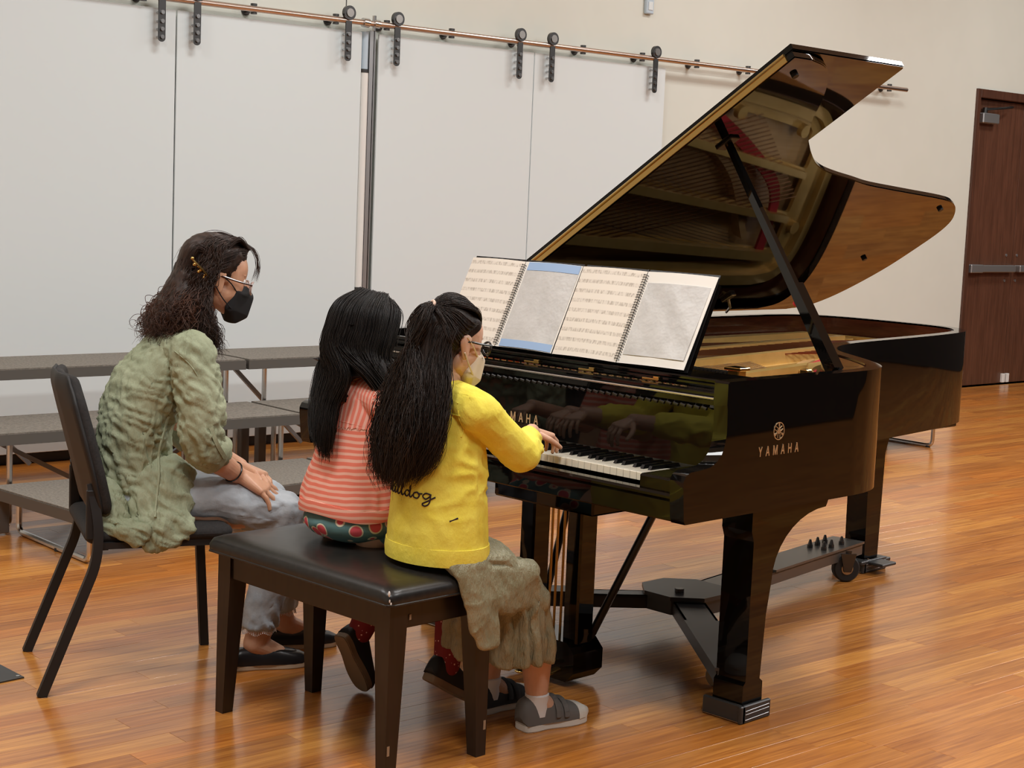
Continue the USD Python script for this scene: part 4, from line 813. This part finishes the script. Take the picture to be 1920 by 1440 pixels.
# mask, glasses
E_ = lambda p, r: ball(HP(*p), np.array(r) * .98, HR)
mk = fuse([hullm(E_((.092, 0, -.012), (.014, .016, .012)), E_((.116, 0, -.040), (.010, .018, .020)), E_((.106, 0, -.085), (.014, .022, .020)), E_((.060, .046, -.028), (.012, .014, .012)), E_((.060, -.046, -.028), (.012, .014, .012)), E_((.052, .046, -.075), (.018, .014, .020)), E_((.052, -.046, -.075), (.018, .014, .020)), E_((.070, 0, -.115), (.022, .030, .008)))], .012, 6)
mp_ = part(wm, 'face_mask', mk, 'mask_black', smooth=True)
for s in (-1, 1):
    part(mp_, 'ear_loop', tube(spline([HP(.060, s * .056, -.026), HP(.03, s * .072, .0), HP(-.012, s * .084, .022)], 8), .0018, 5), 'mask_black')
    part(mp_, 'ear_loop', tube(spline([HP(.052, s * .058, -.078), HP(.015, s * .074, -.05), HP(-.014, s * .084, -.018)], 8), .0018, 5), 'mask_black')
def specs(parent, HP, mat, matf, R, s, drop=0.0):
    g = part(parent, 'glasses', cat_(tube([HP(.112, -.012, .006 - drop), HP(.115, 0, .010 - drop), HP(.112, .012, .006 - drop)], .0018, 6)), matf)
    for y in (-1, 1):
        loop = [HP(.108 - .010 * abs(math.cos(a)) * (math.cos(a) > 0), y * (.036 + .025 * math.cos(a)), .002 - drop + .019 * math.sin(a) * (1.0 if abs(math.sin(a)) < .9 else 1)) for a in np.linspace(0, 2 * np.pi, 28, endpoint=False)]
        part(g, 'rim', tube(loop, .0030 * s, 6, closed=True), matf)
        part(g, 'lens', loft([np.array(loop) , np.array(loop) + R[:, 0] * .0012]), 'glass_lens', smooth=True)
        part(g, 'temple', tube(spline([HP(.100, y * .062, .012 - drop), HP(.05, y * .075, .012 - drop * .5), HP(.0, y * .082, .014), HP(-.02, y * .080, .004)], 10), .0030 * s, 5), mat)
specs(wm, HP, 'tortoise', 'lens_rim_pale', HR, .98, .008)
# hair: a mass under wavy strands
rg = np.random.default_rng(11)
hm = [hullm(E_((-.022, 0, .054), (.098, .082, .084)), E_((.020, 0, .078), (.060, .062, .046)))]
hm += [hullm(E_((-.022, 0, .05), (.096, .081, .082)), E_((-.075, 0, -.02), (.055, .072, .06)))]
hm += [hullm(E_((.010, s * .066, .052), (.026, .012, .022)), E_((-.030, s * .066, .03), (.036, .018, .036)), E_((.030, s * .050, .080), (.026, .022, .026))) for s in (-1, 1)]
hm += chain((HP(-.075, 0, -.02), np.array([.055, .078, .06])), ((.145, 0, 1.085), (.055, .098, .05)), ((.125, 0, 1.035), (.062, .105, .035)))
hm += chain((HP(-.05, -.065, -.02), (.03, .025, .04)), ((.195, -.085, 1.06), (.035, .03, .05)), ((.215, -.085, 1.0), (.036, .028, .04)))
hm += chain((HP(-.03, .065, -.02), (.03, .025, .04)), ((.205, .082, 1.06), (.035, .03, .05)))
hmesh = fuse(hm, .008, 10)
hmesh = wrinkle(hmesh, .010, (26, 26, 22), 5, mask=lambda v: np.clip((1.20 - v[:, 2]) * 9, .10, 1)); hmesh = wrinkle(hmesh, .003, (70, 70, 40), 6)
hp_ = part(wm, 'hair', hmesh, 'hair_brown', smooth=True, label='shoulder-length wavy dark brown hair')
gd = []
for a in np.linspace(-.08, 3.22, 22):         # from the right temple round the back to the left temple
    y = -math.cos(a) if False else math.sin(a - 1.57); b = math.cos(a - 1.57)
    side = math.sin(a - 1.57)
    x0 = HP(.02 - .0 * b, .02 * side, .138)
    gd.append([HP(.045 - .05 * b, .03 * side, .128), HP(-.01 - .06 * b, .076 * side, .105), HP(-.02 - .085 * max(b, -.35), .088 * side, .035), HP(-.045 - .07 * max(b, -.2), .094 * side, -.04), np.array([.155 - .055 * max(b, -.3), .118 * side, 1.065]), np.array([.14 - .075 * max(b, -.5), .125 * side, 1.005])])
curves(hp_, 'hair_strands', strands(gd, 2400, .006, rg, 22, wave=.0065, wl=.055, lenv=.22), .0017, 'hair_brown')
curves(hp_, 'hair_curls', [c for c in strands([[g[3], g[4], g[5]] for g in gd], 1500, .014, rg, 18, wave=.012, wl=.045, lenv=.35)], .0017, 'hair_auburn')
curves(hp_, 'front_wisps', strands([[HP(.05, -.03, .128), HP(.092, -.035, .10), HP(.112, -.034, .06), HP(.112, -.030, .02)], [HP(.05, .0, .130), HP(.105, .0, .108), HP(.122, .0, .06), HP(.118, .004, .01)]], 26, .004, rg, 12), .0010, 'hair_brown')
curves(hp_, 'crown_strands', strands([[HP(.075, y * .5, .108), HP(.03, y * .8, .132), HP(-.03, y, .135 - abs(y)), HP(-.085, y * 1.05, .085), HP(-.108, y, .02)] for y in np.linspace(-.075, .075, 9)] , 900, .004, rg, 14), .0014, 'hair_brown')
curves(hp_, 'side_strands', strands([[HP(.078 - k * .012, -.03 - k * .012, .108 - k * .018), HP(.030 - k * .004, -.072, .095 - k * .016), HP(-.03, -.090, .058 - k * .012), HP(-.075, -.088, .012 - k * .008), HP(-.10, -.07, -.05)] for k in range(4)], 500, .003, rg, 14), .0014, 'hair_brown')
curves(hp_, 'neck_lock', strands([[HP(-.03, -.086, .03), HP(-.045, -.088, -.03), np.array([.195 + o, -.118, 1.06]), np.array([.205 + o * 1.3, -.120, 1.01]), np.array([.215 + o * 1.6, -.112, .955])] for o in (-.05, -.025, 0, .02, .035)], 800, .007, rg, 20, wave=.007, wl=.06, lenv=.3), .0017, 'hair_brown')
hc = part(wm, 'hair_clip', cat_(*[hullm(ball(HP(-.100 + .0065 * k + .004 * math.sin(k * 2.4), -.094, .044 - .0058 * k + .006 * math.cos(k * 2.4)), .0054, sub=1)) for k in range(9)], tube([HP(-.042, -.099, .004), HP(-.070, -.101, .026), HP(-.100, -.092, .048)], .0035, 6)), 'brass', label='gold beaded hair clip')

# ---- the girl in yellow at the right of the bench (world axes)
X = np.array([1.0, 0, 0])
def girl_head(HC, fwd, s, tilt=0.0):
    R = frame(fwd); R = R @ rot([1, 0, 0], tilt); b, P = head_bones(HC, R, s); return R, b, P
yg = based('person', 'girl in yellow cardigan and olive skirt playing, with long half-tied dark hair', 'person', (.29, -.40, 0))
HR2, hb2, HQ = girl_head((.282, -.372, 1.072), (.10, .98, -.14), .90)
body = hb2 + chain((HQ(-.03, 0, -.05), .042), ((.283, -.39, .965), .046), ((.283, -.388, .92), .06))
body += chain(((.29, -.40, .57), (.11, .085, .05)), ((.285, -.395, .70), (.095, .075, .05)), ((.283, -.388, .85), (.10, .075, .06)), ((.283, -.388, .925), (.10, .045, .03)))
for s, e, w in ((1, (.420, -.235, .790), (.268, -.045, .818)), (-1, (.115, -.25, .785), (.075, -.045, .815))):
    body += chain(((.283 + s * .125, -.388, .915), .042), (e, .034), (w, .022)) + hand_bones(w, (-.10 * s, .93, -.25), (0, .25, .97), .74, curl=(26, 34, 26), thumb=-s, spread=7)
for k, ax, ay in ((.345, .338, -.052), (.20, .148, -.05)):
    body += chain(((k - .03, -.38, .545), .065), ((k, -.115, .38), .052), ((ax, ay - .012, .24), .048), ((ax, ay, .085), .029), ((ax + .01, ay + .07, .035), .024))
part(yg, 'body', fuse(body, .007, 8), 'skin_girl', smooth=True); eyes(yg, HQ, HR2, .90)
cb = chain(((.290, -.402, .552), (.150, .118, .026)), ((.289, -.402, .60), (.147, .117, .04)), ((.287, -.400, .70), (.134, .106, .05)), ((.284, -.390, .83), (.126, .098, .06)), ((.283, -.388, .915), (.11, .066, .035)), ((.283, -.386, .962), (.062, .052, .012)))
cb += chain(((.283 - .125, -.388, .918), .050), ((.283, -.39, .935), .055), ((.283 + .125, -.388, .918), .050))
for s, e, w in ((1, (.420, -.235, .790), (.288, -.070, .815)), (-1, (.115, -.25, .785), (.08, -.075, .812))):
    e = np.array(e); w = np.array(w); cb += chain(((.283 + s * .128, -.388, .912), .053), (e, .045), (e + (w - e) * .35, .041), (e + (w - e) * .75, .034))
cd = fuse(cb, .0075, 10); cd = wrinkle(cd, .0035, (13, 13, 10), 8, ridge=False)
cd = creases(cd, .0055, (.7, .1, -.6), 6, 24, 31, mask=lambda v: np.clip((v[:, 2] - .60) * 6, .25, 1)); cd = creases(cd, .0060, (.9, .3, .1), 7, 30, 35, mask=lambda v: np.exp(-((v[:, 2] - .80) / .09) ** 2) + np.exp(-((v[:, 0] - .40) / .06) ** 2))
cp = part(yg, 'cardigan', cd, 'cardigan_yellow', smooth=True)
rr = [np.array([[.290 + rx * math.cos(a), -.402 + ry * math.sin(a), z] for a in np.linspace(0, 2 * np.pi, 64, endpoint=False)]) for z, rx, ry in ((.523, .140, .108), (.522, .152, .120), (.545, .1535, .1215), (.566, .151, .119), (.567, .14, .108))]
part(cp, 'hem_band', loft(rr), 'cardigan_yellow', smooth=40)
part(cp, 'yoke_seam', tube(on_back(cd, [(x, -.5, .905 - .25 * abs(x - .283) * 0) for x in np.linspace(.19, .40, 14)], 1, -1, .0005), .0022, 5), 'cardigan_yellow')
part(cp, 'armhole_seam', tube(on_back(cd, spline([(.385, -.45, .945), (.395, -.45, .90), (.395, -.45, .85)], 10), 1, -1, .0005), .0020, 5), 'cardigan_yellow')
glyph = {'b': [(0, .2), (.25, 1.0), (.38, 1.9), (.2, 1.9), (.15, .4), (.32, 0), (.62, .25), (.58, .75), (.38, .8), (.78, .75)], 'u': [(.0, .8), (.12, 1), (.15, .3), (.35, 0), (.6, .4), (.66, 1), (.66, .2), (.82, 0), (1, .3)],
         'l': [(0, .3), (.34, 1.4), (.28, 1.95), (.14, 1.5), (.2, .3), (.38, 0), (.6, .3)], 'd': [(.68, .8), (.35, 1), (.08, .5), (.3, 0), (.64, .4), (.75, 1.9), (.72, .3), (.88, 0), (1.05, .4)],
         'o': [(.5, 1), (.12, .7), (.17, .1), (.55, 0), (.75, .5), (.5, 1), (.72, .8), (1, .85)], 'g': [(.7, .9), (.32, 1), (.07, .5), (.35, .05), (.68, .5), (.75, .9), (.7, -.6), (.38, -1.1), (.12, -.8), (.6, -.2), (1.1, .5)]}
adv = {'b': .80, 'u': 1.0, 'l': .6, 'd': 1.05, 'o': 1.0, 'g': 1.1}
x = 0
for chx in 'bulldog':
    pts = spline([(px_ + x, py_) for px_, py_ in glyph[chx]], 44); x += adv[chx]
    q = np.stack([.182 + pts[:, 0] * .0305, np.full(len(pts), -.5), .690 + pts[:, 1] * .0150], 1)
    part(cp, 'embroidered_letter', tube(on_back(cd, q, 1, -1, .0012), .0019, 6), 'embroidery', label='dark embroidered cursive letter')
part(cp, 'hem_tag', tube(on_back(cd, [(.405, -.45, .640), (.416, -.45, .648)], 1, -1, .001), .0022, 5), 'embroidery')
sb = chain(((.290, -.405, .540), (.142, .112, .026)), ((.288, -.29, .522), (.150, .085, .045))) + [hullm(ball((.288, -.28, .515), (.150, .08, .045)), ball((.345, -.135, .385), (.080, .055, .05)), ball((.20, -.135, .385), (.075, .055, .05)))]
def ringx(cx, cy, rx, ry, z, n=72, amp=0.0, k=11, ph=0.0):
    a = np.linspace(0, 2 * np.pi, n, endpoint=False); r = 1 + amp * np.sin(k * a + ph) + amp * .6 * np.sin((k + 6) * a + 2 + ph); return np.stack([cx + rx * r * np.cos(a), cy + ry * r * np.sin(a), np.full(n, z) + (amp * .10 * np.sin(k * a * .5) if amp else 0)], 1)
dr_ = loft([ringx(.262, -.140, .160, .108, .212, n=120, amp=.085, k=13, ph=.6), ringx(.264, -.142, .160, .110, .26, n=120, amp=.075, k=13, ph=.5), ringx(.270, -.152, .152, .108, .34, n=120, amp=.055, k=13, ph=.2), ringx(.276, -.175, .145, .098, .42, n=120, amp=.03, k=13), ringx(.283, -.20, .138, .09, .48, n=120)])
sb += [to_m(dr_)] + chain(((.395, -.40, .528), (.05, .075, .018)), ((.432, -.395, .500), (.016, .065, .022)), ((.440, -.380, .43), (.011, .058, .03)), ((.443, -.365, .36), (.010, .045, .03)), ((.444, -.355, .315), (.008, .030, .012)))
sb += [hullm(ball((.425, -.37, .50), (.02, .05, .02)), ball((.41, -.20, .47), (.03, .06, .04)), ball((.44, -.33, .42), (.012, .03, .03)), ball((.40, -.2, .40), (.03, .05, .04)))]
sk = fuse(sb, .0065, 5); sk = creases(sk, .0130, (.12, .15, -1), 3.0, 30, 41, mask=lambda v: np.clip((.53 - v[:, 2]) * 10, .1, 1)); sk = creases(sk, .004, (.4, .2, -.9), 5, 40, 45); sk = creases(sk, .003, (-.4, .3, -.8), 6, 48, 46)
part(yg, 'skirt', sk, 'skirt_olive', smooth=True)
for (o, d, m, L) in (((.325, -.100, 0), (.15, .987, 0), 'canvas_grey', .222), ((.143, -.095, 0), (.02, 1, 0), 'canvas_navy', .215)):
    shoe(yg, o, frame(d), L, m, 'sole_white', cap='sole_white', strap=m)
for ax, ay in ((.338, -.052), (.148, -.05)):
    part(yg, 'sock', tube([(ax, ay, .04), (ax, ay, .075), (ax + .001, ay - .001, .100), (ax + .001, ay - .001, .104)], [.031, .0315, .0335, .030], 24), 'sock_white')
E2 = lambda p, r: ball(HQ(*p), np.array(r) * .90, HR2)
def mask_of(E, HPx, mat, s):
    m = fuse([hullm(E((.092, 0, -.012), (.014, .016, .012)), E((.116, 0, -.040), (.010, .018, .020)), E((.106, 0, -.085), (.014, .022, .020)), E((.060, .046, -.028), (.012, .014, .012)), E((.060, -.046, -.028), (.012, .014, .012)), E((.045, .050, -.075), (.018, .014, .020)), E((.045, -.050, -.075), (.018, .014, .020)), E((.068, 0, -.115), (.022, .030, .008)))], .012, 6); return m
mq = part(yg, 'face_mask', mask_of(E2, HQ, 'mask_cream', .9), 'mask_cream', smooth=True)
for s in (-1, 1):
    part(mq, 'ear_loop', tube(spline([HQ(.060, s * .056, -.026), HQ(.025, s * .076, .0), HQ(-.010, s * .086, .026)], 8), .0022, 5), 'mask_cream')
    part(mq, 'ear_loop', tube(spline([HQ(.048, s * .062, -.078), HQ(.015, s * .078, -.05), HQ(-.012, s * .086, -.018)], 8), .0022, 5), 'mask_cream')
specs(yg, HQ, 'spectacle_black', 'spectacle_black', HR2, .95)
def long_hair(parent, mesh, sets, mat, label, width=.0016):
    h = part(parent, 'hair', mesh, mat, smooth=True, label=label)
    for g, n, jit, wv in sets: curves(h, 'hair_strands', strands(g, n, jit, rg, 22, wave=wv, wl=.11, lenv=.16), width, mat)
    return h
hm = [hullm(E2((-.022, 0, .052), (.098, .083, .086)), E2((.024, 0, .070), (.062, .066, .056)))]
hm += [hullm(E2((-.02, 0, .05), (.097, .082, .083)), E2((-.068, 0, -.03), (.060, .076, .06)))]
hm += [hullm(E2((.018, s * .062, .062), (.040, .016, .030)), E2((-.035, s * .068, .02), (.036, .016, .040)), E2((.024, s * .040, .082), (.022, .020, .018))) for s in (-1, 1)]
hm += chain((HQ(-.066, 0, -.02), np.array([.076, .054, .06])), ((.284, -.460, .97), (.088, .050, .05)), ((.284, -.494, .90), (.102, .040, .06)), ((.278, -.510, .83), (.100, .032, .05)), ((.270, -.518, .775), (.080, .024, .03)), ((.262, -.520, .74), (.045, .014, .015)))
TIE = np.array([-.094, -.020, .098])
hm += chain((HQ(-.080, -.012, .085), (.028, .028, .026)), (HQ(-.108, -.012, .03), (.036, .022, .05)), ((.284, -.492, .99), (.045, .024, .05)), ((.283, -.530, .86), (.045, .020, .05)), ((.276, -.538, .78), (.03, .012, .03)))
hmesh = fuse(hm, .0085, 9); hmesh.vertices = hmesh.vertices - hmesh.vertex_normals * .006; hmesh = creases(hmesh, .007, (.05, .1, 1), 3, 34, 61, mask=lambda v: np.clip((1.08 - v[:, 2]) * 6, .25, 1))
zz = HQ
gy = []
for u in np.linspace(-1, 1, 19):
    b = 1 - u * u
    gy.append([HQ(.0 - .06 * b, u * .068, .095 - .03 * u * u), HQ(-.050 - .05 * b, u * .082, .045), HQ(-.066 - .052 * b, u * .086, -.03), np.array([.284 - u * .096, -.462 - .055 * b, .965]), np.array([.283 - u * .112, -.486 - .05 * b, .87]), np.array([.276 - u * .100, -.497 - .048 * b, .79]), np.array([.264 - u * .062, -.505 - .04 * b, .715 + .025 * u * u])])
gt = [[HQ(*TIE), HQ(-.118, -.018 + o * .3, .085), HQ(-.134, -.01 + o * .5, .02), np.array([.284 + o, -.525, .99]), np.array([.284 + o * 1.5, -.552, .87]), np.array([.274 + o * 1.3, -.556, .78]), np.array([.262 + o * .9, -.545, .715])] for o in (-.05, -.02, .02, .05)]
gtop = [[HQ(.066, y * .62, .090 - abs(y) * .4), HQ(.025, y * 1.05, .134 - abs(y) * .5), HQ(-.045, y * .7 - .008, .135 - abs(y) * .35), HQ(*(TIE + [.004, y * .06, 0]))] for y in np.linspace(-.066, .066, 9)]
gside = [[HQ(.044 - .022 * k, -(.059 + .004 * k), .074 - .022 * k), HQ(.0 - .018 * k, -.087, .068 - .016 * k), HQ(-.052 - .008 * k, -.066, .095 - .012 * k), HQ(*(TIE + [0, -.008, -.002]))] for k in range(5)]
gside2 = [[HQ(.044 - .022 * k, .059 + .004 * k, .074 - .022 * k), HQ(.0 - .018 * k, .087, .068 - .016 * k), HQ(-.052 - .008 * k, .060, .100 - .012 * k), HQ(*(TIE + [0, .008, -.002]))] for k in range(5)]
gback = [[HQ(-.085 - .006 * (1 - v * v), v * .075, .045 + .010 * v * v), HQ(-.098, v * .05, .085), HQ(*TIE)] for v in np.linspace(-1, 1, 7)]
hy = long_hair(yg, hmesh, [(gy, 2600, .006, .0036), (gt, 900, .008, .005), (gtop, 1300, .0025, 0), (gside, 700, .0025, 0), (gside2, 500, .0025, 0), (gback, 400, .002, 0)], 'hair_darkbrown', 'long dark hair half tied at the crown')
a = np.linspace(0, 2 * np.pi, 20, endpoint=False); kc = HQ(*(TIE + [-.008, 0, .004])); kd = HR2 @ np.array([-.8, 0, .3]); k1 = np.cross(kd, X); k1 /= np.linalg.norm(k1); k2 = np.cross(kd, k1)
part(hy, 'hair_tie', tube(np.array([kc + (k1 * math.cos(t) + k2 * math.sin(t)) * .0095 for t in a]), .0042, 6, closed=True), 'hairtie')

# ---- the girl in pink at the left of the bench
pg_ = based('person', 'girl in coral striped top and watermelon print trousers with long black hair', 'person', (-.03, -.42, 0))
HR3, hb3, HK = girl_head((-.040, -.395, 1.062), (-.04, .98, -.2), .89)
body = hb3 + chain((HK(-.03, 0, -.05), .040), ((-.035, -.415, .955), .044), ((-.035, -.415, .92), .055))
body += chain(((-.035, -.42, .56), (.105, .085, .05)), ((-.035, -.42, .70), (.088, .07, .05)), ((-.035, -.415, .85), (.092, .07, .06)), ((-.035, -.415, .912), (.09, .042, .03)))
for s, e, w in ((-1, (-.175, -.33, .735), (-.16, -.06, .81)), (1, (.095, -.30, .745), (.0, -.06, .81))):
    body += chain(((-.035 + s * .112, -.41, .895), .040), (e, .032), (w, .021)) + hand_bones(w, (.06 * s * -1, .93, -.25), (0, .25, .97), .70, curl=(26, 34, 26), thumb=-s, spread=7)
LEG = [((-.105, -.40, .545), (-.155, -.12, .455), (-.205, -.235, .185)), ((.035, -.40, .545), (.075, -.12, .455), (.112, -.185, .150))]
for h, k, an in LEG: body += chain((h, .062), (k, .047), (an, .030))
part(pg_, 'body', fuse(body, .0075, 8), 'skin_girl', smooth=True); eyes(pg_, HK, HR3, .89)
pb = chain(((-.04, -.425, .612), (.160, .118, .018)), ((-.04, -.425, .64), (.152, .114, .03)), ((-.038, -.422, .72), (.126, .098, .05)), ((-.036, -.418, .80), (.110, .084, .05)), ((-.035, -.415, .895), (.100, .064, .035)), ((-.035, -.415, .942), (.058, .048, .012)))
pb += chain(((-.147, -.412, .895), .047), ((-.035, -.415, .918), .05), ((.077, -.412, .895), .047))
for s, e in ((-1, (-.175, -.33, .735)), (1, (.095, -.30, .745))):
    e = np.array(e); a0 = np.array([-.035 + s * .114, -.412, .892]); pb += chain((a0, .049), (a0 + (e - a0) * .75, .044))
ps = fuse(pb, .008, 10); ps = creases(ps, .007, (.1, .1, -1), 4, 26, 71, mask=lambda v: np.clip((.80 - v[:, 2]) * 7, 0, 1)); ps = wrinkle(ps, .003, (12, 12, 9), 72, ridge=False)
top = part(pg_, 'top', ps, 'stripe_coral', smooth=True)
V = ps.vertices; keep = (V[ps.faces].mean(1)[:, 2] > .826) & (ps.face_normals[:, 1] < .5) & (np.abs(V[ps.faces].mean(1)[:, 0] + .035) < .118)
yk = trimesh.Trimesh(V + ps.vertex_normals * .0022, ps.faces[keep], process=False); yk.remove_unreferenced_vertices()
part(top, 'yoke', yk, 'stripe_coral_yoke', smooth=True, label='yoke with upright stripes')
part(top, 'yoke_seam', tube(on_back(ps, [(x, -.5, .824 + .02 * math.cos((x + .035) * 12)) for x in np.linspace(-.135, .065, 20)], 1, -1, .0015), .0024, 5), 'stripe_coral_yoke')
part(top, 'hem_band', loft([np.array([[-.04 + rx * math.cos(a), -.425 + ry * math.sin(a), z + .006 * math.sin(3 * a)] for a in np.linspace(0, 2 * np.pi, 60, endpoint=False)]) for z, rx, ry in ((.588, .146, .105), (.587, .162, .120), (.603, .1645, .1225), (.620, .161, .119), (.621, .146, .105))]), 'stripe_coral', smooth=40)
tb_ = chain(((-.035, -.425, .565), (.150, .116, .058)), ((-.035, -.36, .560), (.145, .10, .052)))
for h, k, an in LEG:
    h = np.array(h); k = np.array(k); an = np.array(an); tb_ += chain((h + [0, .02, .0], (.078, .07, .05)), (k + [0, -.02, .01], (.066, .06, .055)), (k + (an - k) * .30, .058))
tr_ = creases(fuse(tb_, .009, 7), .006, (.2, .9, -.4), 5, 26, 81)
part(pg_, 'trousers', tr_, 'watermelon_cloth', smooth=True)
for h, k, an in LEG:
    k = np.array(k); an = np.array(an); part(pg_, 'legging', fuse(chain((k + [0, 0, -.02], .049), (k + (an - k) * .6, .046), (an, .037)), .01, 4), 'red_dotted', smooth=True, label='red leg cover with pale dots')
shoe(pg_, (-.218, -.305, .178), frame((.10, .42, -.90), (0, .9, .42)), .195, 'shoe_black', 'sole_tan')
shoe(pg_, (.108, -.255, .118), frame((.03, .86, -.50), (0, .5, .86)), .195, 'shoe_black', 'sole_tan')
E3 = lambda p, r: ball(HK(*p), np.array(r) * .89, HR3)
hm = [hullm(E3((-.022, 0, .052), (.098, .084, .088)), E3((.030, 0, .070), (.064, .070, .058)))]
hm += [hullm(E3((-.02, 0, .05), (.099, .085, .085)), E3((-.066, 0, -.03), (.064, .082, .07)))]
hm += [hullm(E3((.03, s * .066, .055), (.042, .016, .036)), E3((-.02, s * .074, .0), (.045, .016, .050)), E3((.0, s * .076, -.075), (.040, .018, .04))) for s in (-1, 1)]
hm += chain((HK(-.056, 0, .0), np.array([.088, .060, .07])), ((-.040, -.450, 1.0), (.102, .054, .05)), ((-.036, -.462, .965), (.098, .042, .03)))
hm += chain(((-.055, -.462, .965), (.075, .040, .03)), ((-.045, -.492, .90), (.058, .030, .05)), ((-.030, -.512, .83), (.046, .022, .05)), ((-.018, -.520, .775), (.024, .013, .02)))
hm += chain((HK(.0, -.072, -.05), (.035, .03, .04)), ((.070, -.395, .93), (.028, .034, .05)), ((.085, -.36, .84), (.026, .030, .05)))
hmesh = fuse(hm, .0085, 14); hmesh.vertices = hmesh.vertices - hmesh.vertex_normals * .018; hmesh = creases(hmesh, .006, (.05, .1, 1), 3, 36, 91, mask=lambda v: np.clip((1.10 - v[:, 2]) * 6, .2, 1))
gp_ = []
for u in np.linspace(-1, 1, 25):      # u = -1 is her right side
    b = 1 - u * u
    if u > -.30:
        w = (u + .30) / 1.3
        lo = [np.array([.030 - .155 * w, -.474 - .028 * b, .968]), np.array([.005 - .105 * w, -.508 - .012 * b, .89]), np.array([.008 - .080 * w, -.530 - .006 * b, .82]), np.array([.0 - .036 * w, -.538, .742 + .04 * w * w])]
    else:
        lo = [np.array([.050 + .02 * (-.3 - u), -.462 + .05 * (-.3 - u), .975]), np.array([.088, -.425 + .05 * (-.3 - u), .91]), np.array([.105, -.39, .84]), np.array([.105, -.37, .77])]
    gp_.append([HK(.03 - .07 * b, u * .040, .137), HK(-.02 - .090 * b, u * .083, .082), HK(-.025 - .102 * b, u * .093, .01), HK(-.03 - .098 * b, u * .093, -.05)] + lo)
gl = gp_[:9]; gr = gp_[9:]
gsr = [[[HK(.03 + t * .5, s * .034, .134 - t * .25), HK(.0 + t, s * .078, .085), HK(-.015 + t, s * .088, .01), HK(-.02 + t, s * .088, -.06), np.array([-.04 - s * .098, -.405 + t * .9, .965]), np.array([-.04 - s * .112, -.39 + t * .8, .88]), np.array([-.04 - s * .115, -.37 + t * .6, .80])] for t in (-.02, .012, .038, .058)] for s in (-1, 1)]
long_hair(pg_, hmesh, [(gl, 1200, .005, .001), (gr, 2200, .0055, .001), (gsr[0], 700, .005, .001), (gsr[1], 500, .005, .001)], 'hair_black', 'long straight loose black hair')
